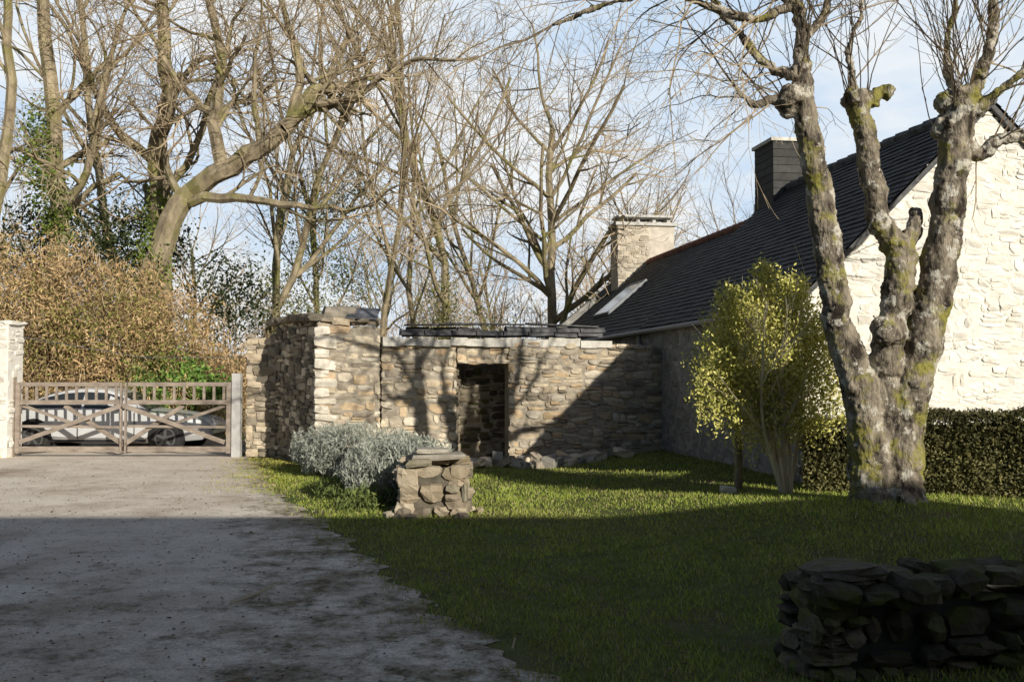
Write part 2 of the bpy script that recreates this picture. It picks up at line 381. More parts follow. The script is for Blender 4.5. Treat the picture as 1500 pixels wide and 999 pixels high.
def halftile(B,x,z,L,r,yoff):
    c0=Vector((x,wy(x)+yoff,z+R.uniform(-.01,.01))); c1=Vector((x+L,wy(x+L)+yoff,z+R.uniform(-.02,.02))); K=8
    bs=len(B.v)
    for c in (c0,c1):
        for rr in (r,r-.018):
            for k in range(K+1):
                a=math.pi*k/K; B.v.append((c.x-n.x*math.cos(a)*rr,c.y-n.y*math.cos(a)*rr,c.z+math.sin(a)*rr*.75)); B.c.append((1,1,1))
    q=K+1
    for k in range(K):
        B.f.append((bs+k,bs+k+1,bs+2*q+k+1,bs+2*q+k)); B.f.append((bs+q+k+1,bs+q+k,bs+3*q+k,bs+3*q+k+1))
        B.f.append((bs+k,bs+q+k,bs+q+k+1,bs+k+1)); B.f.append((bs+2*q+k,bs+2*q+k+1,bs+3*q+k+1,bs+3*q+k))
    for k in (0,K): B.f.append((bs+k,bs+2*q+k,bs+3*q+k,bs+q+k))
x=-2.05
while x<1.6:
    L=R.uniform(.42,.5)
    halftile(b,x,2.36+R.uniform(0,.02),L-.02,.13,.03); halftile(b,x+.02,2.36,L-.02,.12,.28)
    if x>-.6:
        halftile(b,x+.05,2.46,L-.02,.13,.05+R.uniform(-.02,.02)); halftile(b,x+.05,2.46,L-.02,.12,.29)
    elif x<-.8: halftile(b,x+.1,2.45,L-.03,.11,.16+R.uniform(-.03,.03))
    x+=L
b.box((-1.95,wy(-1.95)-.10,2.555),(1.45,.33,.03),(-.05,.35,0),(0,0,.02))
b.box((-1.2,wy(-1.2)-.07,2.595),(1.45,.33,-.01),(-.05,.3,0),(0,0,.02))
b.box((.3,wy(.3)-.10,2.60),(1.35,.32,-.05),(-.05,.35,0),(0,0,.025))
b.obj('stacked_ridge_tiles',M_tile,wl)
b=Buf()
for i in range(18):
    xx=R.uniform(-3.4,-2.5); 
    stone(b,(xx,wy(xx)+R.uniform(.05,.4),2.6+R.uniform(0,.06)),(1,0),(0,1),R.uniform(.15,.35),R.uniform(.15,.3),R.uniform(.06,.14),R.choice(PAL+PALD),.15)
stone(b,(-3.15,18.15,2.78),(.97,.2),(.2,-.97),.62,.5,.24,(.36,.33,.29),.14)
for i in range(12):
    s=i/11; stone(b,(-3.55-1.15*s,17.98+2.1*s,2.68+R.uniform(0,.07)),(.5,-.86),(.86,.5),R.uniform(.2,.38),.4,R.uniform(.08,.16),R.choice(PALD),.18)
for i in range(12):
    xx=R.uniform(1.9,2.85); stone(b,(xx,wy(xx)+R.uniform(.05,.35),2.17-.05*(xx-1.9)+R.uniform(0,.05)),(1,.2),(-.2,1),R.uniform(.12,.3),.25,R.uniform(.05,.1),R.choice(PAL),.15)
b.obj('loose_coping_stones',M_stone,wl)
b=Buf(); b.box((-3.0,17.9,2.68),(.55,.12,-.03),(.02,.3,.2),(0,0,.02),(.2,.21,.24)); b.box((-2.95,17.88,2.72),(.45,.15,-.05),(-.03,.3,.15),(0,0,.02),(.16,.17,.2)); b.obj('slate_piece',M_slate,wl)
rb=Buf()
for i in range(110):
    xx=R.gauss(.6,.6); yy=wy(xx)-R.uniform(.1,.9); q=R.uniform(.06,.28)
    a=R.uniform(0,3.14)
    stone(rb,(xx,yy,float(hgt(xx,yy))+q*.2+.02),(math.cos(a),math.sin(a)),(-math.sin(a),math.cos(a)),q*1.3,q,q*.6,R.choice(PAL+PALG),.18,R.gauss(0,.3))
stone(rb,(-.26,wy(-.26)-.35,.12),(1,0),(0,1),.2,.08,.28,(.4,.42,.4),.05)
rb.obj('rubble_pile',M_stone)

# --- low garden wall with end pillar
lw=empty('low_garden_wall'); sb=Buf(); cb=Buf()
p0=Vector((-.95,12.2)); p1=Vector((-2.9,17.0)); d=(p1-p0).normalized(); nn=Vector((d.y,-d.x))
A=p0+nn*.22; Bq=p1+nn*.22
PP=[(.34,.29,.23),(.45,.39,.31),(.25,.22,.18),(.4,.34,.26),(.54,.48,.39),(.3,.28,.22)]
stone_face(sb,A,Bq,lambda s:.55+.04*math.sin(s*3),-.05,PP,rh=(.08,.16)); core(cb,A,Bq,lambda s:.55,-.1,.45)
stone_face(sb,p1-nn*.22,p0-nn*.22,lambda s:.55,-.05,PP,rh=(.08,.16))
X0,X1,Y0,Y1=-1.36,-.52,11.75,12.5
for (A,Bq) in (((X0,Y0),(X1,Y0)),((X1,Y0),(X1,Y1)),((X1,Y1),(X0,Y1)),((X0,Y1),(X0,Y0))):
    stone_face(sb,A,Bq,lambda s:.58,-.06,PP,rh=(.14,.3),rw=(.14,.36),depth=.26,proud=.06,warp=.06,jit=.2,rnd=.7)
core(cb,(X0,Y0),(X1,Y0),lambda s:.58,-.1,.75,inset=.07)
for i in range(10):
    stone(sb,(R.uniform(-1.2,-.65),R.uniform(11.85,12.4),.62+R.uniform(0,.03)),(1,.1),(-.1,1),R.uniform(.2,.45),R.uniform(.25,.45),.09,R.choice(PP),.2)
stone(sb,(-.9,12.08,.69),(.98,.1),(-.1,.98),.66,.52,.07,(.38,.36,.32),.12,.03); stone(sb,(-.97,12.1,.755),(.95,.2),(-.2,.95),.42,.36,.06,(.44,.42,.38),.14,-.02)
for i in range(14):
    a=R.uniform(0,6.28); stone(sb,(-.95+math.cos(a)*.58,12.0+math.sin(a)*.46,.0),(math.cos(a),math.sin(a)),(-math.sin(a),math.cos(a)),R.uniform(.08,.2),.12,.12,R.choice(PP),.25)
sb.obj('garden_wall_stones',M_stone,lw); cb.obj('garden_wall_core',M_mortard,lw)

# --- foreground dry-stone wall, right
fw=empty('dry_stone_wall'); sb=Buf(); cb=Buf()
A=(1.66,5.55);Bq=(6.8,6.3)
top=lambda s:.47+.05*math.sin(s*2.2+1)
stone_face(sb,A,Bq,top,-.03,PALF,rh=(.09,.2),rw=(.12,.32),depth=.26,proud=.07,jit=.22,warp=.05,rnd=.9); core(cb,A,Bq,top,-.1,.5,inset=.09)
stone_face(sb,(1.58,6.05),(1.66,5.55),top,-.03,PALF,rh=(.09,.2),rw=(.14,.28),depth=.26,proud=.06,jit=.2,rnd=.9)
x=1.64
while x<6.6:
    w=R.uniform(.16,.38); yy=5.55+(x-1.6)*.145
    for q in (.08,.32):
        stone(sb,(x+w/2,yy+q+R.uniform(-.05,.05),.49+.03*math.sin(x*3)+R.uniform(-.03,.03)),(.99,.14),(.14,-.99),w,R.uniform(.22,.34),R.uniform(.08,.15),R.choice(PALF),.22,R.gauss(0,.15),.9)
    x+=w*.85
for (x_,w_,c_) in ((1.9,.44,.0),(3.3,.4,.01)):
    stone(sb,(x_,5.72+(x_-1.6)*.145,.57+c_),(.99,.1),(.1,-.99),w_,.38,.08,(.17,.155,.13),.18,.04,.6)
sb.obj('dry_wall_stones',M_stonemoss,fw); cb.obj('dry_wall_core',M_black,fw)

# --- left gate pier
b=Buf(); b.box((-11.2,19.8,-.1),(1.18,0,0),(0,.6,0),(0,0,2.76)); o=b.obj('white_gate_pier',M_mortarp)
sbp=Buf(); stone_face(sbp,(-11.2,19.8),(-10.02,19.8),lambda s:2.66+.02*math.sin(s*7),0,PALW+[(.6,.56,.5)],rh=(.1,.2),rw=(.15,.4),proud=.035,jit=.15,gap=.015)
stone_face(sbp,(-10.02,19.8),(-10.02,20.4),lambda s:2.66,0,PALW+[(.5,.46,.4)],rh=(.1,.2),rw=(.15,.4),proud=.035,jit=.15,gap=.015)
sbp.obj('pier_stones',M_stonepale,o)
sbp=Buf()
for i in range(5): stone(sbp,(-11.05+i*.24,20.1,2.69),(1,0),(0,1),.28,.66,.08,R.choice(PALW),.12)
sbp.obj('pier_cap_stones',M_stonepale,o)

# ------------------------------------------------------------------ gate
gt=empty('wooden_gate'); b=Buf()
gx0,gx1,gy=-9.98,-5.66,20.05; mid=(gx0+gx1)/2
def bar(x0,z0,x1,z1,w=.07,t=.05,y=gy):
    d=Vector((x1-x0,0,z1-z0)); L=d.length; d/=L; q=Vector((-d.z,0,d.x))
    o=Vector((x0,y-t/2,z0))-q*w/2; b.box(o,d*L,(0,t,0),q*w)
for (a,c) in ((gx0,mid-.006),(mid+.006,gx1)):
    for px in (a+.05,c-.03): bar(px,.08,px,1.5,.09 if abs(px-mid)>.5 else .035,.07)
    bar(a+.1,1.46,c-.06,1.46,.08,.06); bar(a+.1,1.1,c-.06,1.1,.09,.06); bar(a+.1,.16,c-.06,.16,.11,.06)
    bar(a+.1,.62,c-.06,.60,.05,.03,gy+.0)
    k=a+.22
    while k<c-.1: bar(k,1.145,k,1.42,.05,.03); k+=.2
for sgn in (-1,1):
    e=gx0+.1 if sgn<0 else gx1-.1
    bar(e,.3,mid,1.04,.085,.04,gy-.05); m2=(e+mid)/2
    bar(e+(mid-e)*.42,1.03,mid,.24,.085,.04,gy+.055); bar(e,1.04,m2+(mid-e)*.1,.6,.06,.03,gy+.055)
b.obj('gate_leaves',M_wood,gt)
b=Buf(); b.box((-5.62,19.98,0),(.17,0,0),(0,.17,0),(0,0,1.68)); b.obj('gate_post',M_grey,gt)
b=Buf(); b.box((-10.06,20.0,0),(.07,0,0),(0,.1,0),(0,0,1.6)); b.obj('gate_hinge_post',M_wood,gt)
b=Buf(); b.tube([(-10.1,20.1,2.45),(-9,20.2,2.25),(-7.5,20.3,2.0),(-5.3,20.4,2.0)],[.006]*4,5); b.obj('fence_wire',M_zinc)

# ------------------------------------------------------------------ car
car=empty('parked_car')
def carbuild(ox,oy):
    st=[(0.00,.42,.60,.80,.84,.70,.60),(.06,.34,.60,.88,.92,.80,.66),(.30,.28,.60,.92,1.00,.85,.66),(.62,.26,.6,.93,1.10,.87,.60),(1.0,.25,.6,.93,1.24,.88,.57),
     (1.35,.22,.6,.92,1.33,.88,.56),(1.8,.2,.58,.91,1.37,.88,.56),(2.25,.2,.57,.90,1.35,.88,.56),(2.6,.2,.56,.89,1.24,.88,.58),(2.95,.2,.55,.87,1.03,.88,.62),(3.2,.2,.55,.85,.90,.88,.66),
     (3.6,.22,.54,.81,.86,.87,.62),(4.0,.24,.52,.76,.80,.84,.58),(4.3,.26,.5,.68,.72,.76,.5),(4.46,.32,.48,.60,.62,.62,.42),(4.5,.38,.46,.54,.55,.55,.4)]
    bd=Buf(); gl=Buf()
    def ring(s):
        x,zb,zs,zl,zt,hw,ht=s
        return [(x,-hw*.86,zb),(x,-hw,zb+.12),(x,-hw*1.01,zs),(x,-hw*.97,zl),(x,-ht,zt-.03),(x,-ht*.75,zt),(x,0,zt+.02),(x,ht*.75,zt),(x,ht,zt-.03),(x,hw*.97,zl),(x,hw*1.01,zs),(x,hw,zb+.12),(x,hw*.86,zb)]
    rs=[[(ox+p[0],oy+p[1],p[2]) for p in ring(s)] for s in st]
    for i in range(len(rs)-1):
        for j in range(12):
            bd.quad([rs[i][j],rs[i+1][j],rs[i+1][j+1],rs[i][j+1]][::-1])
    bd.quad(rs[0]); bd.quad(rs[-1][::-1])
    bd.obj('car_body',M_paint,car,smooth=False)
    def lerp(a,b2,t): return tuple(a[k]+(b2[k]-a[k])*t for k in range(3))
    def off(p,d): return (p[0],p[1]+d,p[2])
    for (i0,i1) in ((3,4),(4,5),(5,6),(6,7),(7,8),(8,9)):
        for (lo,hi,dd) in ((3,4,-.012),(9,8,.012)):
            a,b2,c,d=rs[i0][lo],rs[i1][lo],rs[i1][hi],rs[i0][hi]
            q=[lerp(a,d,.08),lerp(b2,c,.08),lerp(b2,c,.86),lerp(a,d,.86)]
            if i0==6: q[0]=lerp(q[0],q[1],.12); q[3]=lerp(q[3],q[2],.12)
            gl.quad([off(p,dd) for p in q])
    for (i0,i1) in ((8,9),(9,10),(2,3),(3,4)):
        for j in (4,5,6,7):
            q=[rs[i0][j],rs[i1][j],rs[i1][j+1],rs[i0][j+1]]
            gl.quad([(p[0],p[1],p[2]+.012) for p in q])
    gl.obj('car_windows',M_glass,car)
    tr=Buf(); wh=Buf(); al=Buf(); rd=Buf(); hl=Buf()
    for wx in (.82,3.62):
        for sg in (-1,1):
            yc=oy+sg*.80
            tr.tube([(ox+wx,yc-.085,.34),(ox+wx,yc+.085,.34)],[.385,.385],24)
            wh.tube([(ox+wx,yc-.11,.31),(ox+wx,yc-.095,.31),(ox+wx,yc+.095,.31),(ox+wx,yc+.11,.31)],[.285,.315,.315,.285],24)
            for k in range(5):
                an=k*2*math.pi/5+.3
                c=Vector((ox+wx,yc+sg*.118,.31)); d=Vector((math.cos(an),0,math.sin(an))); t=Vector((-d.z,0,d.x))
                al.box(c-t*.03-Vector((0,.012,0)),d*.21,t*.06,(0,.024,0))
            al.tube([(ox+wx,yc+sg*.108,.31),(ox+wx,yc+sg*.135,.31)],[.06,.05],12)
            for k in range(20):
                a0=k*2*math.pi/20;a1=(k+1)*2*math.pi/20
                f=lambda a,r:(ox+wx+math.cos(a)*r,yc+sg*.125,.31+math.sin(a)*r)
                al.quad([f(a0,.19),f(a1,.19),f(a1,.225),f(a0,.225)])
    tr.tube([(ox+1.2,oy-.895,.25),(ox+3.2,oy-.895,.25)],[.03,.03],6)
    tr.box((ox+1.75,oy-.905,.3),(.012,0,0),(0,.02,0),(0,0,.62)); tr.box((ox+2.95,oy-.9,.3),(.012,0,0),(0,.02,0),(0,0,.55))
    tr.box((ox+1.95,oy-.91,.74),(.16,0,0),(0,.03,0),(0,0,.025))
    tr.box((ox+4.28,oy-.5,.3),(.2,0,0),(0,1.0,0),(0,0,.12))
    tr.tube([(ox+2.75,oy-.86,.93),(ox+2.72,oy-1.0,.97)],[.03,.03],6)
    tr.obj('car_trim',M_black,car); wh.obj('car_tyres',M_rubber,car); al.obj('car_wheels',M_alloy,car)
    rd.box((ox-.01,oy-.82,.66),(.2,-.04,0),(0,.25,0),(0,0,.18)); rd.box((ox-.01,oy+.55,.66),(.2,.04,0),(0,.25,0),(0,0,.18)); rd.obj('tail_lamps',M_red,car)
    hl.box((ox+4.05,oy-.83,.56),(.3,.14,-.02),(0,.15,0),(0,0,.12)); hl.box((ox+4.05,oy+.68,.56),(.3,-.14,-.02),(0,.15,0),(0,0,.12)); hl.obj('headlamps',M_skyl,car)
    mr=Buf(); mr.box((ox+2.6,oy-1.1,.93),(.13,.02,0),(0,.18,0),(0,0,.12)); mr.obj('wing_mirror',M_paint,car)
carbuild(-10.95,22.0)

# ------------------------------------------------------------------ house
C=Vector((3.8,13.2)); HU=Vector((-.146,.989)); HV=Vector((.989,.146)); W=5.6; EZ=2.68
def hp(s,t,z): 
    p=C+HU*s+HV*t; return (p.x,p.y,z)
house=empty('stone_house')
def prism(B,s0,s1,ez,rz,W=W,inset=.04):
    a=inset
    lo=[(a,0-.2),(W-a,-.2),(W-a,ez-.05),(W/2,rz-.12),(a,ez-.05)]
    f0=[hp(s0+a,t,z) for t,z in lo]; f1=[hp(s1-a,t,z) for t,z in lo]
    B.quad(f0); B.quad(f1[::-1])
    for i in range(5):
        j=(i+1)%5
        B.quad([f0[j],f0[i],f1[i],f1[j]])
b=Buf(); prism(b,0,7.2,EZ,5.4,inset=.006); b.obj('gable_wall_core',M_mortarp,house)
b=Buf(); prism(b,7.2,17.5,EZ-.05,4.98,inset=.02); b.obj('wing_walls',M_render,house)
sb=Buf()
stone_face(sb,C[:], (C+HV*W)[:], lambda t:EZ+.955*min(t,W-t)-.03,-.05,PALW,rh=(.06,.16),rw=(.08,.32),proud=.011,gap=.0,depth=.12,jit=.22,warp=.06)
sb.obj('gable_stones',M_stonepale,house)
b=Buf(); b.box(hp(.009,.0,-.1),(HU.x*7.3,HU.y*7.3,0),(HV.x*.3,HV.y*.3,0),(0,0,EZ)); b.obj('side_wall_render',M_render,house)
sb=Buf()
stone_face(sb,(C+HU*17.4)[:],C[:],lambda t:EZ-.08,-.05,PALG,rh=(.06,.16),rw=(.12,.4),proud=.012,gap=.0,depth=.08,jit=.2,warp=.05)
sb.obj('side_wall_stones',M_stone,house)
def slates(B,s0,s1,ez,rz,side,over=.16,exp=.13,wid=.24,col0=.045):
    half=W/2; rise=rz-ez; sl=math.hypot(half,rise); cx=half/sl; cz=rise/sl
    N=int((sl+over)/exp)
    for r in range(N+1):
        d0=-over+r*exp; d1=min(d0+exp*1.35,sl+.02)
        s=s0-(wid*.5 if r%2 else 0)
        while s<s1:
            a=max(s,s0)+.004; c=min(s+wid,s1)-.004
            if c-a>.02:
                li=.022+R.uniform(0,.010); hi=.004; dj=R.uniform(-.008,.008)
                def P(ss,d,o):
                    t=d*cx-cz*o; z=ez+d*cz+cx*o+.02
                    if side<0: t=W-t
                    return hp(ss,t,z)
                g=col0*R.uniform(.6,1.4); col=(g,g*1.02,g*1.12)
                if R.random()<.06: col=(g*1.7,g*1.75,g*1.2)
                q=[P(a,d0+dj,li),P(c,d0+dj,li),P(c,d1,hi),P(a,d1,hi)]
                q2=[P(a,d0+dj,li-.012),P(c,d0+dj,li-.012),P(c,d0+dj,li),P(a,d0+dj,li)]
                if side>0: q=q[::-1]
                B.quad(q,col); B.quad(q2,col)
            s+=wid
sb=Buf()
for sd in (1,-1):
    slates(sb,-.08,7.3,EZ,5.42,sd); slates(sb,7.3,17.6,EZ-.05,4.98,sd,wid=.3,exp=.16)
sb.obj('slate_roof',M_slate,house)
b=Buf()
for (s0,s1,ez,rz) in ((-.06,7.3,EZ,5.42),(7.3,17.55,EZ-.05,4.98)):
    for sd in (0,1):
        f=lambda t:(W-t if sd else t)
        ov=-.1; zo=ez+ov*(rz-ez)/(W/2)
        P=[hp(s0,f(ov),zo),hp(s1,f(ov),zo),hp(s1,f(W/2),rz-.0),hp(s0,f(W/2),rz-.0)]
        Q=[(p[0],p[1],p[2]-.09) for p in P]
        b.quad(P); b.quad(Q[::-1])
        for i in range(4): b.quad([P[i],P[(i+1)%4],Q[(i+1)%4],Q[i]])
b.obj('roof_deck',M_tile,house)
b=Buf(); s=7.3
while s<17.3:
    b.tube([hp(s,W/2,5.0),hp(s+.36,W/2,5.015)],[.1,.125],8); s+=.36
b.obj('ridge_tiles',M_terra,house)
b=Buf(); s=-.08
while s<7.2:
    b.tube([hp(s,W/2,5.44),hp(s+.4,W/2,5.45)],[.085,.1],8); s+=.4
b.obj('ridge_cap',M_tile,house)
b=Buf(); b.tube([hp(0.2,-.14,EZ-.14),hp(17.4,-.14,EZ-.2)],[.05,.05],8); b.obj('gutter',M_zinc,house)
b=Buf(); b.tube([hp(7.4,-.1,EZ-.2),hp(7.4,-.06,EZ-.5),hp(7.4,-.05,.2)],[.04]*3,8); b.obj('downpipe',M_zinc,house)
def chim(B,s,t,ws,wt,z0,z1,col=(1,1,1)):
    o=Vector(hp(s-ws/2,t-wt/2,z0)); B.box(o,(HU.x*ws,HU.y*ws,0),(HV.x*wt,HV.y*wt,0),(0,0,z1-z0),col)
b=Buf(); z=4.3
while z<6.35:
    f=1+max(0,(5.3-z))*.18; chim(b,7.0,W/2,.95*f+.02,.66*f+.02,z,z+.15,tuple([R.uniform(.04,.07)]*3)); chim(b,7.0,W/2,.95*f-.02,.66*f-.02,z+.1,z+.17,(.02,.02,.022)); z+=.16
b.obj('slate_hung_chimney',M_slate,house)
b=Buf(); chim(b,7.0,W/2,1.05,.78,6.38,6.45); b.obj('chimney_cap',M_cap,house)
b=Buf(); chim(b,17.0,W/2-.1,.9,1.75,4.0,6.12); b.obj('far_chimney',material('cream_render',(.42,.38,.33),(.62,.57,.5),3,.9,.3),house)
sbf=Buf()
cA=C+HU*16.53+HV*(W/2-.1-.9); cB=C+HU*16.53+HV*(W/2-.1+.1)
stone_face(sbf,cA[:],cB[:],lambda t:6.1,4.3,[(.5,.46,.4),(.42,.38,.33),(.58,.53,.46),(.48,.45,.41)],rh=(.08,.16),rw=(.12,.35),proud=.015); sbf.obj('chimney_stones',M_stone,house)
b=Buf(); chim(b,17.0,W/2-.1,1.05,1.9,6.123,6.22)
for q in (-.7,-.2,.3,.75): chim(b,17.0,W/2-.1+q,.6,.1,6.223,6.38)
chim(b,17.0,W/2-.1,.9,1.7,6.383,6.45); b.obj('far_chimney_cap',M_grey,house)
b=Buf()
for k in range(16):
    t0=W/2*k/16; t1=W/2*(k+1)/16
    z0=EZ+.1+(4.98-EZ)*k/16; z1=EZ+.1+(4.98-EZ)*(k+1)/16
    a0=hp(17.55,t0,z0-.4);a1=hp(17.55,t1,z1-.4);c0=hp(17.85,t0,z0-.4);c1=hp(17.85,t1,z1-.4)
    up=lambda p,h=.55:(p[0],p[1],p[2]+h)
    b.quad([a0,a1,up(a1),up(a0)]);b.quad([up(a0),up(a1),up(c1),up(c0)]);b.quad([c1,c0,up(c0),up(c1)])
b.obj('gable_parapet',M_render,house)
def rp(s,d,o):
    half=W/2; rise=4.98-EZ+.05; sl=math.hypot(half,rise); cx=half/sl;cz=rise/sl
    return hp(s,d*cx-cz*o,EZ-.05+d*cz+cx*o)
b=Buf(); b.quad([rp(13.0,.9,.1),rp(14.5,.9,.1),rp(14.5,2.2,.1),rp(13.0,2.2,.1)][::-1]); b.obj('skylight',M_skyl,house)
b=Buf()
for (s0,s1,d0,d1) in ((12.94,14.56,.84,.9),(12.94,14.56,2.2,2.26),(12.94,13.0,.9,2.2),(14.5,14.56,.9,2.2)):
    b.quad([rp(s0,d0,.115),rp(s1,d0,.115),rp(s1,d1,.115),rp(s0,d1,.115)][::-1]); b.quad([rp(s0,d0,0),rp(s1,d0,0),rp(s1,d0,.115),rp(s0,d0,.115)]); b.quad([rp(s0,d0,0),rp(s0,d1,0),rp(s0,d1,.115),rp(s0,d0,.115)])
b.obj('skylight_frame',M_zinc,house)

# --- farmhouse behind the viewpoint (casts the large foreground shadow)
fh=empty('stone_farmhouse')
FX0,FX1=-24,14.3; FE,FR=4.6,7.45
b=Buf()
lo=[(-1.0,-.2),(-8.6,-.2),(-8.6,FE),(-4.8,FR),(-1.0,FE)]
f0=[(FX0,y,z) for y,z in lo]; f1=[(FX1,y,z) for y,z in lo]
b.quad(f0[::-1]); b.quad(f1)
b.quad([f0[1],f0[0],f1[0],f1[1]]); b.quad([f0[2],f0[1],f1[1],f1[2]])
b.quad([f0[0],f0[4],f1[4],f1[0]]); b.obj('farmhouse_walls',M_render,fh)
b=Buf(); rs_=(FR-FE)/3.8
b.box((FX0-.1,-.8,FE-.2*rs_+.02),(FX1-FX0+.2,0,0),(0,-4.0,4.0*rs_),(0,.06,.09)); b.box((FX0-.1,-8.8,FE-.2*rs_+.02),(FX1-FX0+.2,0,0),(0,4.0,4.0*rs_),(0,-.06,.09)); b.obj('farmhouse_roof',M_tile,fh)
b=Buf()
for cx in (-20,-5.5): b.box((cx,-5.3,FR-.5),(1.1,0,0),(0,1,0),(0,0,1.1))
b.obj('farmhouse_chimneys',M_render,fh)
b=Buf()
for cx in (-12,-8,-4,4,8): b.box((cx,-1.03,1.0),(1,0,0),(0,.05,0),(0,0,1.3))
b.box((.8,-1.03,0),(1.1,0,0),(0,.05,0),(0,0,2.2)); b.obj('farmhouse_windows',M_shut,fh)

# ------------------------------------------------------------------ vegetation
def leaf_cloud(name,blobs,mat,parent=None,lsize=(.05,.09),asp=.5,cols=((.08,.12,.03),(.16,.2,.05)),up=0.0,zmin=None,lump=.3,gapk=.22):
    allP=[];allC=[]
    for (c,r,n) in blobs:
        c=np.array(c);r=np.array(r)
        d=NR.normal(size=(n,3)); d/=np.linalg.norm(d,axis=1)[:,None]
        rad=NR.uniform(0,1,n)**.38
        th=np.arctan2(d[:,1],d[:,0]); ph=np.arcsin(d[:,2]); k0=NR.uniform(0,6,4)
        m=1+lump*(np.sin(th*3+k0[0]+2*np.sin(ph*3))*np.cos(ph*4+k0[1])+.6*np.sin(th*7+k0[2])*np.sin(ph*8+k0[3]))
        p=c+d*(rad*m)[:,None]*r
        g=np.sin(p[:,0]*4.1/max(r[0],.8)+k0[0])*np.sin(p[:,1]*4.3/max(r[0],.8)+k0[1])*np.sin(p[:,2]*4.7/max(r[0],.8)+k0[2])
        keep=g+NR.uniform(0,1,n)>gapk
        if zmin is not None: keep&=p[:,2]>zmin
        p=p[keep];rad=rad[keep];g=g[keep];nn_=len(p)
        a=NR.normal(size=(nn_,3)); a[:,2]+=up*2.5; a/=np.linalg.norm(a,axis=1)[:,None]
        q=NR.normal(size=(nn_,3)); bb=np.cross(a,q); bb/=np.linalg.norm(bb,axis=1)[:,None]
        l=NR.uniform(*lsize,nn_)[:,None]/2; w=l*asp
        P=np.stack([p-a*l,p+bb*w,p+a*l,p-bb*w],1)
        u=NR.uniform(0,1,nn_)[:,None]
        col=np.array(cols[0])*(1-u)+np.array(cols[1])*u
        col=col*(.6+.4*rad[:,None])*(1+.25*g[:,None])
        allP.append(P.reshape(-1,3)); allC.append(col)
    return fast(name,np.concatenate(allP),4,np.concatenate(allC),mat,parent)

def grow(segs,p,d,L,r,lev,maxlev,prm,rng):
    n=prm['n'][min(lev,len(prm['n'])-1)]; sl=L/n; pts=[(p.copy(),r)]
    wand=prm['wander']; trop=prm['trop'][min(lev,len(prm['trop'])-1)]
    for i in range(n):
        d=(d+Vector((rng.gauss(0,wand),rng.gauss(0,wand),rng.gauss(0,wand)+trop))).normalized()
        p2=p+d*sl; r2=r*(1-(1-prm['taper'])/n)
        segs.append((p.x,p.y,p.z,p2.x,p2.y,p2.z,r,r2)); p=p2; r=max(r2,prm['rmin']); pts.append((p.copy(),r,d.copy()))
    if lev<maxlev:
        k=prm['kids'][min(lev,len(prm['kids'])-1)]
        for i in range(k):
            f=prm['start'][min(lev,len(prm['start'])-1)]; t=f+(1-f)*(i+rng.random()*.8)/k
            idx=min(n,max(1,int(t*n+.5))); q,rr,dd=pts[idx]
            ax=Vector((rng.gauss(0,1),rng.gauss(0,1),rng.gauss(0,1))).cross(dd).normalized()
            an=math.radians(rng.uniform(*prm['ang'])); nd=(dd*math.cos(an)+ax*math.sin(an)).normalized()
            grow(segs,q,nd,L*rng.uniform(*prm['len']),max(rr*rng.uniform(.45,.7),prm['rmin']),lev+1,maxlev,prm,rng)
def segs_obj(name,segs,parent,mat_thick,mat_thin,rt=.035,tint=(1,1,1)):
    A=np.array(segs)
    for nm,sel,k,mat in (('_limbs',A[:,6]>=rt,7,mat_thick),('_twigs',A[:,6]<rt,3,mat_thin)):
        B=A[sel]
        if len(B)==0: continue
        p0=B[:,:3];p1=B[:,3:6];d=p1-p0;d/=np.linalg.norm(d,axis=1)[:,None]+1e-9
        ref=np.tile([.3,.9,.1],(len(B),1)); a=np.cross(d,ref); a/=np.linalg.norm(a,axis=1)[:,None]+1e-9; c=np.cross(d,a)
        ring=[]
        for e,rr,pp in ((0,B[:,6],p0-d*B[:,6:7]*.2),(1,B[:,7],p1+d*B[:,7:8]*.25)):
            ring.append([pp+(a*math.cos(2*math.pi*j/k)+c*math.sin(2*math.pi*j/k))*rr[:,None] for j in range(k)])
        Q=[]
        for j in range(k):
            j2=(j+1)%k
            Q.append(np.stack([ring[0][j],ring[1][j],ring[1][j2],ring[0][j2]],1))
        P=np.stack(Q,1).reshape(-1,3)
        cc=np.repeat(NR.uniform(.75,1.2,(len(B),1))*np.array(tint),k,axis=0)
        fast(name+nm,P,4,cc,mat,parent)
OAK=dict(n=[9,7,6,5,4],wander=.17,trop=[.04,.03,.02,.02,.01],taper=.5,rmin=.0055,kids=[5,5,4,4],start=[.3,.22,.18,.15],ang=(28,65),len=(.5,.78))
FINE=dict(n=[10,7,5,4,3,3],wander=.10,trop=[.06,.07,.05,.03,.02],taper=.4,rmin=.006,kids=[10,6,4,3,3],start=[.28,.25,.2,.15,.1],ang=(22,52),len=(.34,.6))
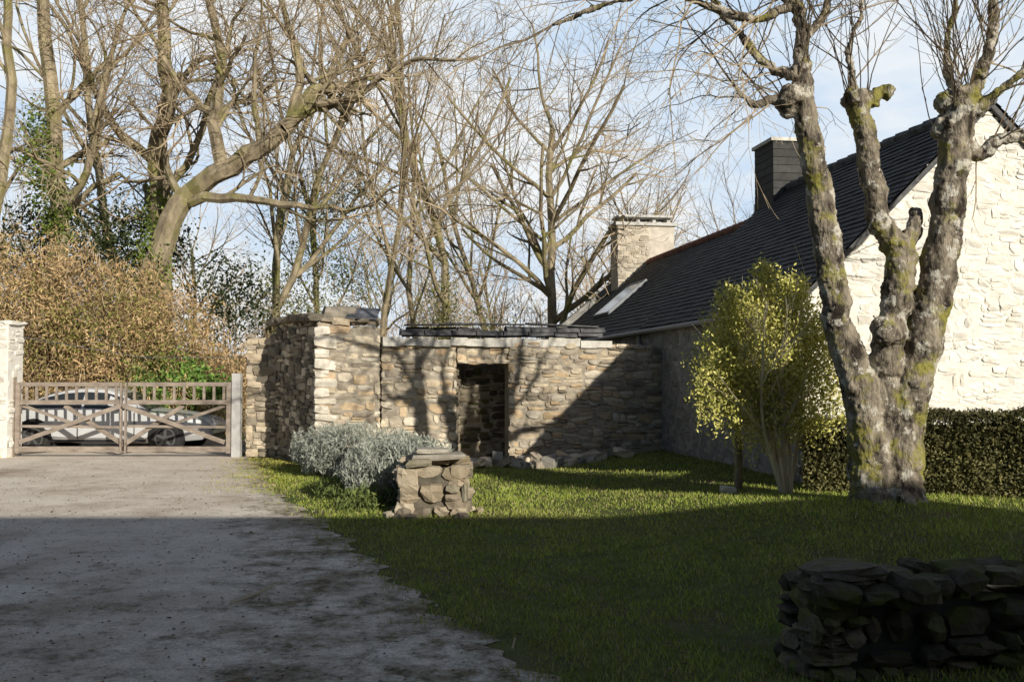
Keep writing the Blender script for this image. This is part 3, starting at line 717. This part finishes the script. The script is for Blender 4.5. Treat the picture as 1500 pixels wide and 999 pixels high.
def poly_limb(segs,pts,r0,r1,rng,prm,side=6,L=2.2,maxlev=3,jit=.08,f0=.25):
    P=[Vector(p) for p in pts]; Q=[]
    for i in range(len(P)-1):
        a=P[max(i-1,0)];b_=P[i];c=P[i+1];d=P[min(i+2,len(P)-1)]
        for k in range(4):
            t=k/4
            Q.append(.5*((2*b_)+(c-a)*t+(2*a-5*b_+4*c-d)*t*t+(3*b_-a-3*c+d)*t**3)+Vector((rng.gauss(0,jit*.4),rng.gauss(0,jit*.4),rng.gauss(0,jit*.4))))
    Q.append(P[-1]); N=len(Q)
    R_=[r0+(r1-r0)*i/(N-1) for i in range(N)]
    for i in range(N-1): segs.append((*Q[i],*Q[i+1],R_[i],R_[i+1]))
    for i in range(side):
        f=f0+(1-f0)*(i+rng.random())/side; k=min(N-1,max(1,int(f*(N-1)))); dd=(Q[k]-Q[k-1]).normalized()
        ax=Vector((rng.gauss(0,1),rng.gauss(0,1),rng.gauss(0,1))).cross(dd).normalized(); an=math.radians(rng.uniform(30,70))
        nd=(dd*math.cos(an)+ax*math.sin(an)); nd.z+=.2; nd.normalize()
        grow(segs,Q[k],nd,L*rng.uniform(.7,1.2),max(R_[k]*rng.uniform(.35,.55),.02),1,1+maxlev,prm,rng)
    grow(segs,Q[-1],(Q[-1]-Q[-2]).normalized(),L,r1,1,1+maxlev,prm,rng)

def tree_from(name,limbs,seed,prm=OAK,side=6,L=2.4,maxlev=3,tint=(1,1,1)):
    e=empty(name); rng=random.Random(seed); segs=[]
    for (pts,r0,r1,*o) in limbs:
        sd=o[0] if o else side
        poly_limb(segs,pts,r0,r1,rng,prm,sd,L,maxlev)
    segs_obj(name,segs,e,M_bark2,M_twig,tint=tint); return e

tree_from('bare_oak_tree',[
 ([(-9.1,24.2,0),(-8.9,24,3),(-8.45,24,4.75),(-7.95,24,5.9),(-6.95,23.8,6.55),(-5.8,23.6,7.15),(-5.3,23.5,7.6)],.34,.19,1),
 ([(-5.3,23.5,7.6),(-4.7,23.4,7.9),(-3.8,23.4,8.2),(-2.6,23.2,8.9)],.15,.05,4),
 ([(-5.3,23.5,7.6),(-5.1,23.6,9.0),(-5.7,23.8,10.9)],.13,.06,4),
 ([(-8.0,24,5.8),(-6.6,23.6,5.85),(-5.0,23.2,5.55),(-3.6,22.9,5.5)],.15,.04,5),
 ([(-6.95,23.8,6.5),(-7.2,23.9,7.7),(-7.1,24.1,9.4),(-7.5,24.2,11)],.18,.09,5),
 ([(-7.2,23.9,7.9),(-8.0,24,8.6),(-8.8,24,9.9)],.11,.05,3),
 ([(-6.0,23.6,7.1),(-6.1,23.3,8.2),(-5.9,23,9.4)],.09,.04,3)],3,side=5,L=2.2)
tree_from('bare_oak_tree',[
 ([(-9.0,25.5,0),(-9.0,25.5,5.2),(-9.15,25.5,7.4),(-8.9,25.5,9),(-9.1,25.5,11.5)],.3,.15,5),
 ([(-9.1,25.5,7.0),(-10.3,25.3,8.2),(-11.0,25,9.8)],.14,.06,4),
 ([(-9.0,25.5,6.2),(-8.2,25.5,7.4),(-7.6,25.8,9.8)],.12,.06,4)],5,L=2.2)
tree_from('bare_oak_tree',[
 ([(-11.3,24.5,0),(-11.2,24.5,5.2),(-11.4,24.5,8.0),(-11.7,24.5,11.5)],.27,.14,5),
 ([(-11.3,24.5,5.6),(-10.4,24.2,6.6),(-10.1,24.1,8.2),(-9.6,24,10)],.12,.05,4),
 ([(-12.6,24.0,0),(-12.5,24.0,5.5),(-12.2,24,8.0),(-12.3,24,11)],.18,.1,4)],8,L=2.1)
def auto_tree(name,x,y,H,r,prm,seed,maxlev=4,tint=(1,1,1),lean=(0,0),parent=None):
    e=parent or empty(name); rng=random.Random(seed); segs=[]
    grow(segs,Vector((x,y,float(hgt(x,y))-.1)),Vector((lean[0],lean[1],1)).normalized(),H,r,0,maxlev,prm,rng)
    segs_obj(name,segs,e,M_bark2,M_twig,tint=tint); return e
ROUND=dict(FINE); ROUND.update(wander=.09,ang=(32,62),len=(.4,.56),trop=[.12,.05,.03,.01,.01],start=[.27,.2,.15,.15,.1],kids=[18,6,5,4,3],n=[12,7,5,4,3])
auto_tree('bare_ash_tree',1.25,33,10.2,.2,ROUND,21)
auto_tree('bare_ash_tree',-2.4,33,13.5,.17,FINE,22)
auto_tree('bare_ash_tree',-4.35,30,12.5,.11,FINE,23)
auto_tree('bare_ash_tree',-7.3,29,9.5,.14,FINE,24,maxlev=3)
auto_tree('bare_ash_tree',4.9,40,7.5,.13,ROUND,26,maxlev=3)
auto_tree('bare_ash_tree',-3.6,40,13,.15,FINE,27)
auto_tree('bare_ash_tree',-.7,42,12,.15,FINE,37,maxlev=3)
auto_tree('bare_birch_tree',-8.4,35,14,.16,FINE,28)
auto_tree('bare_birch_tree',-12.5,33,14,.18,FINE,29,maxlev=3)
wood=empty('distant_trees'); rng=random.Random(77)
for k in range(3):
    segs=[]; grow(segs,Vector((0,0,0)),Vector((0,0,1)),10,.15,0,3,ROUND if k else FINE,random.Random(50+k))
    segs_obj('distant_tree_%d'%k,segs,wood,M_bark2,M_twig,tint=(1.1,1.1,1.2))
kids=[o for o in wood.children]
for i in range(26):
    x=rng.uniform(-38,26); y=rng.uniform(50,70); k=rng.randrange(3); sc=rng.uniform(.5,.9); a=rng.uniform(0,6.28)
    for o in kids:
        if o.name.startswith('distant_tree_%d'%k):
            c=bpy.data.objects.new('distant_tree_part',o.data); link(c); c.parent=wood; c.location=(x,y,0); c.rotation_euler=(0,0,a); c.scale=(sc,sc,sc)
for i,o in enumerate(kids): o.location=(-30+ (int(o.name.split('_')[2][0]))*22,60,0)
bl=[]
for i in range(46):
    x=-48+i*2.1+rng.uniform(-1,1); y=rng.uniform(50,60); hh=rng.uniform(1.4,3.0)
    bl.append(((x,y,hh*.5),(2.6,2,hh),1000))
leaf_cloud('distant_undergrowth',bl,M_dry,lsize=(.2,.6),asp=.3,cols=((.17,.15,.11),(.32,.28,.21)),up=.5)

bl=[((-12.3,23.5,2.6),(2.3,1.6,2.4),34000),((-10.2,23.2,2.4),(2.1,1.5,2.3),38000),((-8.4,23.6,1.9),(1.6,1.4,2.0),27000),((-7.1,24.2,1.1),(1.2,1.3,1.3),11000),((-14.5,23.8,2.8),(2,1.5,2.6),4000)]
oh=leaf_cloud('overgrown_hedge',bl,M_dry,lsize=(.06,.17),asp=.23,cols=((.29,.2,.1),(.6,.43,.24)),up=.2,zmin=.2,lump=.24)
leaf_cloud('hedge_sprigs',[((-12.3,23.5,2.8),(2.5,1.7,2.5),2000),((-10.2,23.2,2.6),(2.3,1.6,2.4),2000),((-8.4,23.6,2.1),(1.8,1.5,2.1),1300)],M_dry,oh,lsize=(.2,.5),asp=.03,cols=((.36,.28,.18),(.55,.44,.3)),up=.9,zmin=.2,lump=.3)
leaf_cloud('ivy_patches',[((-12,22.9,2.9),(1.6,1.0,1.6),5500),((-9.8,22.5,2.7),(1.8,1.0,1.3),8000),((-8.2,22.8,2.2),(1,.9,1.2),4000)],M_leaf,oh,lsize=(.045,.11),asp=.4,cols=((.18,.19,.05),(.36,.34,.1)),lump=.4,gapk=.5)
leaf_cloud('laurel_bush',[((-7.9,22.9,1.5),(.9,.6,.7),3800),((-8.6,22.9,1.3),(.6,.5,.5),1500),((-7.1,23.1,1.35),(.6,.5,.45),1500)],M_leaf,lsize=(.08,.17),asp=.4,cols=((.09,.18,.04),(.26,.42,.09)))
leaf_cloud('holly_bush',[((-11.3,25.6,4.8),(1.9,1.0,1.7),9000),((-9.6,26,4.9),(1.3,.9,1.3),5500),((-13,26,4.7),(1.5,1,1.3),3000),((-7.6,26.5,3.6),(1.2,.8,1.3),3500)],M_leaf,lsize=(.07,.14),asp=.5,cols=((.02,.035,.012),(.07,.09,.028)))
leaf_cloud('ivy_growth',[((-11.6,24.3,7.2),(.45,.45,1.4),2200),((-11.2,24.3,5.6),(.45,.45,1.2),2000),((-9.0,25.3,5.6),(.45,.45,.9),1300),((-8.7,23.9,4.2),(.5,.5,.9),1500)],M_leaf,lsize=(.06,.11),asp=.7,cols=((.08,.13,.03),(.24,.3,.06)),lump=.4)
eg=empty('evergreen_tree')
leaf_cloud('evergreen_crown',[((-6.4,31,6.3),(1.2,1,1.6),3600),((-5.2,31.2,7.2),(1.3,1,1.1),3200),((-6.6,31,4.2),(1.5,1.1,1.7),6000),((-5.0,31,4.6),(1.2,1,1.6),3600)],M_leaf,eg,lsize=(.06,.13),asp=.4,cols=((.10,.12,.035),(.26,.27,.1)),lump=.5,gapk=.45)
auto_tree('evergreen_trunk',-5.9,31.1,8.0,.12,FINE,44,maxlev=3,parent=eg)
leaf_cloud('shrub_thicket',[((-6.6,27,1.4),(1.7,1.3,2.0),7000),((-4.8,29,1.5),(1.7,1.2,2.1),7000),((-2.6,34,2.3),(2.4,1.2,2.7),7000),((-.2,35,2.4),(2.1,1.2,2.4),7000),((1.9,34,1.9),(1.8,1.2,1.9),6000),((4,34,1.6),(2,1,1.6),4000)],M_dry,lsize=(.1,.42),asp=.07,cols=((.28,.21,.13),(.56,.42,.29)),up=.6,lump=.35,gapk=.35)
leaf_cloud('ivy_thicket',[((-2.3,32.6,3.4),(.8,.6,2.1),2600),((-7.0,28.6,3.2),(.6,.5,1.7),2000),((-5.6,28,2.4),(1.3,.9,1.2),2600),((-.9,33,2.6),(.9,.7,1.4),2400)],M_leaf,lsize=(.06,.13),asp=.5,cols=((.1,.11,.04),(.24,.24,.1)),lump=.5)

def lavender(name,blobs):
    leaf_cloud(name,blobs,M_leaf,lsize=(.05,.12),asp=.17,cols=((.26,.285,.24),(.54,.56,.49)),up=.55,lump=.14,zmin=.03)
lavender('lavender_bush',[((-1.72,13.3,.4),(.55,.7,.46),13000),((-1.2,12.95,.5),(.48,.4,.36),6500)])
lavender('lavender_bush',[((-1.75,14.9,.42),(.5,.5,.42),8500)])
lavender('lavender_bush',[((-2.7,16.2,.42),(.7,.62,.48),12000),((-3.2,16.7,.42),(.5,.5,.4),6500)])
leaf_cloud('wild_weeds',[((-1.8,12.5,.1),(.4,.5,.2),1800),((-2.4,14,.1),(.3,.9,.2),2000)],M_leaf,lsize=(.05,.12),asp=.2,cols=((.1,.14,.04),(.22,.26,.08)),up=.6,zmin=0)

def hedge():
    a=Vector((3.75,12.75)); b_=Vector((8.5,10.75)); d=(b_-a).normalized(); nn=Vector((d.y,-d.x)); L=(b_-a).length; n=56000
    s=NR.uniform(0,L,n); th=.32; 
    zt=1.03+.24*s/3
    zt=np.minimum(zt,1.3)+.025*np.sin(s*5)+.015*np.sin(s*13)
    face=NR.uniform(0,1,n); o=np.where(face<.6,th+NR.normal(0,.035,n)+.03*np.sin(s*6)*np.sin(s*2.3),NR.uniform(-th,th,n)); z=np.where(face<.6,NR.uniform(.05,1,n)*zt,zt+NR.normal(0,.03,n))
    inn=face>.9; z[inn]=NR.uniform(.1,1,inn.sum())*zt[inn]; 
    p=np.stack([a.x+d.x*s+nn.x*o,a.y+d.y*s+nn.y*o,z],-1)
    q=NR.normal(size=(n,3)); q/=np.linalg.norm(q,axis=1)[:,None]; r=np.cross(q,NR.normal(size=(n,3))); r/=np.linalg.norm(r,axis=1)[:,None]
    l=NR.uniform(.014,.031,n)[:,None]
    P=np.stack([p-q*l,p+r*l*.5,p+q*l,p-r*l*.5],1).reshape(-1,3)
    u=NR.uniform(0,1,n)[:,None]; c=np.array([.07,.075,.03])*(1-u)+np.array([.27,.25,.10])*u
    pt=.8+.35*np.sin(s*2.1+1)*np.sin(z*5+s)
    h=fast('clipped_hedge',P,4,c*pt[:,None],M_leaf)
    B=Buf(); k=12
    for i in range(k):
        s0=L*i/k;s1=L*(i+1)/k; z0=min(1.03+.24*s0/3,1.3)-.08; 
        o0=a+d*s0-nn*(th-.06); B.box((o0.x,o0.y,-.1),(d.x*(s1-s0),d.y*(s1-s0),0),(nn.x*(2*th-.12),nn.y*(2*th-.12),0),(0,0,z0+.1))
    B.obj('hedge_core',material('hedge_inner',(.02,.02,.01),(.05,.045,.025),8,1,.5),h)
hedge()

# yellow-green shrub by the house
sh=empty('variegated_shrub'); rng=random.Random(5); segs=[]
bx,by=3.36,12.2; bz=float(hgt(bx,by))
for i in range(17):
    a=rng.uniform(0,6.28); sp=rng.uniform(.1,.42)
    prm=dict(n=[7,5,4],wander=.07,trop=[.05,.04],taper=.45,rmin=.004,kids=[6,4],start=[.35,.2],ang=(15,40),len=(.3,.5))
    grow(segs,Vector((bx+rng.uniform(-.08,.08),by+rng.uniform(-.08,.08),bz-.05)),Vector((math.cos(a)*sp-.15,math.sin(a)*sp*.7,1)).normalized(),rng.uniform(1.4,2.2),rng.uniform(.018,.03),0,2,prm,rng)
segs_obj('shrub_stems',segs,sh,M_bark2,foliage('pale_stems',0,.9,.1,(.6,.53,.4)),rt=.2)
bl=[]
for (x,z,r,n) in ((-.25,2.3,.34,2600),(.12,2.15,.36,2600),(-.6,2.0,.38,2800),(-.15,1.8,.58,5400),(.38,1.6,.44,3200),(-.74,1.55,.44,3200),(-.2,1.35,.62,5400),(.35,1.15,.44,2800),(-.82,1.2,.42,2600),(-.68,2.35,.22,900),(.15,2.52,.2,700),(-.25,2.66,.2,700),(-.3,.95,.52,3000),(.4,1.95,.28,1200),(.15,.9,.4,1400)):
    bl.append(((bx+x,by+rng.uniform(-.15,.15),bz+z),(r,r*.9,r*1.05),n))
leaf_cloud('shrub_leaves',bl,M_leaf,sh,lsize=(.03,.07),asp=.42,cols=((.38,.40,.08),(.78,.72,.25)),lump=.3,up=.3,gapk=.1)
b=Buf(); z0=float(hgt(2.85,12.6)); b.tube([(2.85,12.6,z0-.1),(2.86,12.6,z0+.4),(2.84,12.6,z0+.82)],[.055,.05,.045],10); b.obj('old_wooden_post',M_bark2)
b=Buf(); stone(b,(2.68,12.4,float(hgt(2.68,12.4))+.04),(1,0),(0,1),.2,.15,.09,(.6,.6,.58)); b.obj('pale_garden_stone',M_stone)

# ------------------------------------------------------------------ foreground pollard tree
ft=empty('pollarded_tree'); TX,TY=4.03,10.75; TZ=float(hgt(TX,TY))-.02
def T(x,z,y=0): return (TX+x,TY+y,TZ+z)
def smooth_pts(pts,rads,sub=5,jit=.014):
    P=[Vector(p) for p in pts]; Q=[];RR=[]
    for i in range(len(P)-1):
        a=P[max(i-1,0)];b_=P[i];c=P[i+1];d=P[min(i+2,len(P)-1)]
        for k in range(sub):
            t=k/sub
            Q.append(.5*((2*b_)+(c-a)*t+(2*a-5*b_+4*c-d)*t*t+(3*b_-a-3*c+d)*t**3)+Vector((R.gauss(0,jit),R.gauss(0,jit),0)))
            RR.append((rads[i]+(rads[i+1]-rads[i])*t)*R.uniform(.94,1.07))
    Q.append(P[-1]);RR.append(rads[-1]); return Q,RR
B=Buf()
def limb(pts,rads,k=14,**kw):
    Q,RR=smooth_pts(pts,rads,**kw); B.tube(Q,RR,k); return Q,RR
limb([T(-.14,-.15),T(-.16,.15),T(-.17,.5),T(-.2,.85),T(-.27,1.15),T(-.48,1.84),T(-.59,2.57,-.03),T(-.70,3.3,-.05),T(-.81,4.04),T(-.88,4.63)],[.28,.25,.225,.21,.20,.165,.15,.145,.135,.1])
limb([T(.14,-.15),T(.14,.15),T(.16,.5),T(.22,.95),T(.4,1.69,-.02),T(.59,2.43),T(.7,3.09),T(.77,3.75),T(.85,4.26)],[.28,.245,.225,.21,.195,.19,.18,.17,.18])
limb([T(.0,.5,.05),T(-.0,1.3,.03),T(-.0,1.6,-.03),T(.08,2.0,0),T(.18,2.35,.05),T(.2,2.7,.08),T(.02,3.0,.08),T(-.12,3.6,.05),T(-.22,4.1),T(-.28,4.3)],[.22,.18,.17,.15,.17,.15,.13,.12,.11,.12])
limb([T(.2,2.65,.08),T(.38,2.95,.15),T(.42,3.2,.2)],[.13,.09,.06])
for a in (0.2,1.1,2.3,3.3,4.1,5.0,5.7):
    limb([T(math.cos(a)*.2,.24,math.sin(a)*.1),T(math.cos(a)*.3,.08,math.sin(a)*.25),T(math.cos(a)*.43,-.05,math.sin(a)*.4),T(math.cos(a)*.6,-.14,math.sin(a)*.55)],[.11,.09,.06,.04],10)
def knob(c,r,n=9):
    for i in range(n):
        d=Vector((R.gauss(0,1),R.gauss(0,1),R.gauss(0,1))).normalized(); p=Vector(c)+d*r*.55; q=r*R.uniform(.3,.6)
        B.tube([p-d*q*.9,p-d*q*.5,p+d*q*.2,p+d*q*.8,p+d*q],[q*.5,q*.9,q,q*.6,q*.2],8)
knob(T(.85,4.3),.25,18); knob(T(-.28,4.35),.17); knob(T(-.95,4.35),.2,14); knob(T(-.85,4.75),.12,6); knob(T(-.05,1.75,-.1),.22,9); knob(T(.7,4.05),.16); knob(T(-.1,4.35),.1,6); knob(T(-.58,2.6),.15,4); knob(T(.2,2.75,.05),.16,5); knob(T(-.35,1.3,-.08),.16,4); knob(T(.3,1.2,-.1),.17,4); knob(T(-.72,3.5),.13,4)
S2=[]
def branch(pts,rads,keep=True): 
    Q,RR=limb(pts,rads,9,jit=.015)
    if keep: S2.append((Q,RR))
branch([T(.9,3.85),T(1.05,3.75),T(1.25,3.9),T(1.6,3.98),T(2.2,4.2,-.1)],[.1,.075,.07,.06,.05])
branch([T(.9,4.3),T(1.1,4.7),T(1.2,5.1),T(1.27,5.6),T(1.35,6.3)],[.1,.07,.06,.05,.035])
branch([T(.8,4.4),T(.75,4.9,.1),T(.85,5.5,.1),T(.8,6.3,.2)],[.06,.04,.03,.02])
branch([T(.95,4.2,-.1),T(1.3,4.5,-.3),T(1.7,4.9,-.4),T(2.1,5.6,-.5)],[.07,.045,.04,.03])
branch([T(-.88,4.6),T(-.86,5.1),T(-.95,5.4),T(-1.25,5.65),T(-1.7,6.2)],[.1,.075,.06,.045,.035])
branch([T(-.95,5.4),T(-1.4,5.2,-.1),T(-1.9,5.3,-.2),T(-2.4,5.4,-.3),T(-3.0,5.3,-.3),T(-3.6,5.1,-.2)],[.055,.045,.04,.035,.028,.02])
branch([T(-.9,4.6),T(-1.2,4.75,.1),T(-1.5,5.15,.2),T(-1.9,5.7,.2),T(-2.3,6.3,.2)],[.07,.05,.04,.032,.022])
branch([T(-.95,4.3),T(-1.2,4.35),T(-1.4,4.3),T(-1.6,4.5)],[.08,.05,.04,.02])
branch([T(-.86,5.0),T(-.6,5.35),T(-.5,5.8),T(-.55,6.4)],[.055,.04,.03,.022])
branch([T(-.28,4.35),T(-.35,4.9),T(-.2,5.5),T(-.3,6.3)],[.045,.03,.022,.015])
branch([T(-.2,4.3),T(.02,4.45),T(.1,4.4)],[.08,.07,.08],False)
to=B.obj('tree_trunk',M_bark,ft)
rm=to.modifiers.new('r','REMESH'); rm.mode='VOXEL'; rm.voxel_size=.018; rm.use_smooth_shade=True
for nm,sc,st in (('barkclouds',.22,.045),('barkfine',.04,.04)):
    tx=bpy.data.textures.new(nm,'CLOUDS'); tx.noise_scale=sc; tx.noise_depth=3
    dm=to.modifiers.new(nm,'DISPLACE'); dm.texture=tx; dm.strength=st; dm.mid_level=.5; dm.texture_coords='GLOBAL'
segs=[]; rng=random.Random(99)
WH=dict(n=[8,5,4,3],wander=.09,trop=[.06,.03,.02],taper=.4,rmin=.0028,kids=[4,2,2],start=[.2,.15,.1],ang=(18,50),len=(.25,.5))
for c,n,spr in ((T(.85,4.45),24,.75),(T(-.28,4.45),9,.6),(T(-.95,4.5),8,.9),(T(-.85,4.8),8,.6),(T(.7,4.1),5,.9)):
    for i in range(n):
        a=rng.uniform(0,6.28); s=rng.uniform(0,spr)
        grow(segs,Vector(c)+Vector((rng.uniform(-.12,.12),rng.uniform(-.12,.12),-.05)),Vector((math.cos(a)*s,math.sin(a)*s,1)).normalized(),rng.uniform(.9,2.1),rng.uniform(.006,.010),0,1,WH,rng)
DR=dict(WH); DR.update(trop=[-.045,-.05,-.04],wander=.13,ang=(25,60),len=(.4,.65),kids=[4,3,2])
for Q,RR in S2:
    for k in range(2,len(Q)):
        if rng.random()<.75:
            dd=(Q[k]-Q[k-1]).normalized(); ax=Vector((rng.gauss(0,1),rng.gauss(0,1),rng.gauss(0,1))).cross(dd).normalized(); an=rng.uniform(.6,1.3)
            left=Q[k].x<TX-.8
            grow(segs,Q[k],dd*math.cos(an)+ax*math.sin(an),rng.uniform(.7,1.9 if left else 1.4),min(RR[k]*.3,.012),0,2 if left else 1,DR if left else WH,rng)
    grow(segs,Q[-1],(Q[-1]-Q[-2]).normalized(),1.3,min(RR[-1]*.8,.03),0,2,DR if Q[-1].x<TX-.8 else WH,rng)
segs_obj('tree_twigs',segs,ft,M_bark2,M_twig,tint=(.9,.9,.9))
b=Buf(); b.tube([(-2.05,7.3,.02),(-1.95,7.55,.03),(-1.9,7.8,.02),(-1.84,8.0,.03)],[.008,.01,.008,.004],5,(1.3,1.3,1.3)); b.tube([(-1.95,7.55,.03),(-2.1,7.7,.03)],[.006,.003],5,(1.3,1.3,1.3))
b.tube([(.0,6.0,.05),(.02,6.15,.08)],[.008,.005],5); b.obj('fallen_twig',M_twig)

# ------------------------------------------------------------------ light
EL=math.radians(21); sdx,sdy=.545,-.838
sd=Vector((sdx*math.cos(EL),sdy*math.cos(EL),math.sin(EL))).normalized()
sun=bpy.data.lights.new('sun','SUN'); sun.energy=5.0; sun.angle=math.radians(.5); sun.color=(1,.93,.79)
so=bpy.data.objects.new('sun',sun); link(so); so.rotation_euler=sd.to_track_quat('Z','Y').to_euler(); so.location=(10,-10,15)
w=bpy.data.worlds.new('World'); scene.world=w; w.use_nodes=True; nt=w.node_tree; N=nt.nodes; L=nt.links
bg=N['Background']; bg.inputs['Strength'].default_value=.075
sky=N.new('ShaderNodeTexSky'); sky.sky_type='NISHITA'; sky.sun_disc=False; sky.sun_elevation=EL; sky.sun_rotation=math.atan2(sdx,sdy); sky.air_density=1; sky.dust_density=1.0; sky.ozone_density=1
tc=N.new('ShaderNodeTexCoord'); mp=N.new('ShaderNodeMapping'); mp.inputs['Scale'].default_value=(1,1,2.4); L.new(tc.outputs['Generated'],mp.inputs['Vector'])
nz=N.new('ShaderNodeTexNoise'); nz.inputs['Scale'].default_value=3.2; nz.inputs['Detail'].default_value=6; nz.inputs['Roughness'].default_value=.6; L.new(mp.outputs[0],nz.inputs['Vector'])
# pale blue haze <-> thin white cloud, only in the northern half of the sky
r1=N.new('ShaderNodeValToRGB'); r1.color_ramp.elements[0].position=.40; r1.color_ramp.elements[1].position=.58
r1.color_ramp.elements[0].color=(.64,.79,.97,1); r1.color_ramp.elements[1].color=(.95,.98,1.0,1); L.new(nz.outputs['Fac'],r1.inputs['Fac'])
sc_=N.new('ShaderNodeVectorMath'); sc_.operation='SCALE'; sc_.inputs['Scale'].default_value=13.2; L.new(r1.outputs['Color'],sc_.inputs[0])
sx=N.new('ShaderNodeSeparateXYZ'); L.new(tc.outputs['Generated'],sx.inputs[0])
mr=N.new('ShaderNodeMapRange'); mr.inputs['From Min'].default_value=.55; mr.inputs['From Max'].default_value=.85; mr.inputs['To Max'].default_value=.94; L.new(sx.outputs['Y'],mr.inputs['Value'])
mx=N.new('ShaderNodeMix'); mx.data_type='RGBA'
L.new(mr.outputs[0],mx.inputs['Factor']); L.new(sky.outputs[0],mx.inputs['A']); L.new(sc_.outputs[0],mx.inputs['B']); L.new(mx.outputs['Result'],bg.inputs['Color'])

cam=bpy.data.cameras.new('camera'); cam.lens=35; cam.sensor_width=36; cam.clip_end=2000; co=bpy.data.objects.new('camera',cam); link(co)
co.location=(0,0,1.7); co.rotation_euler=(math.radians(90+1.8),0,0); scene.camera=co
scene.view_settings.view_transform='Standard'; scene.view_settings.look='None'; scene.view_settings.exposure=0
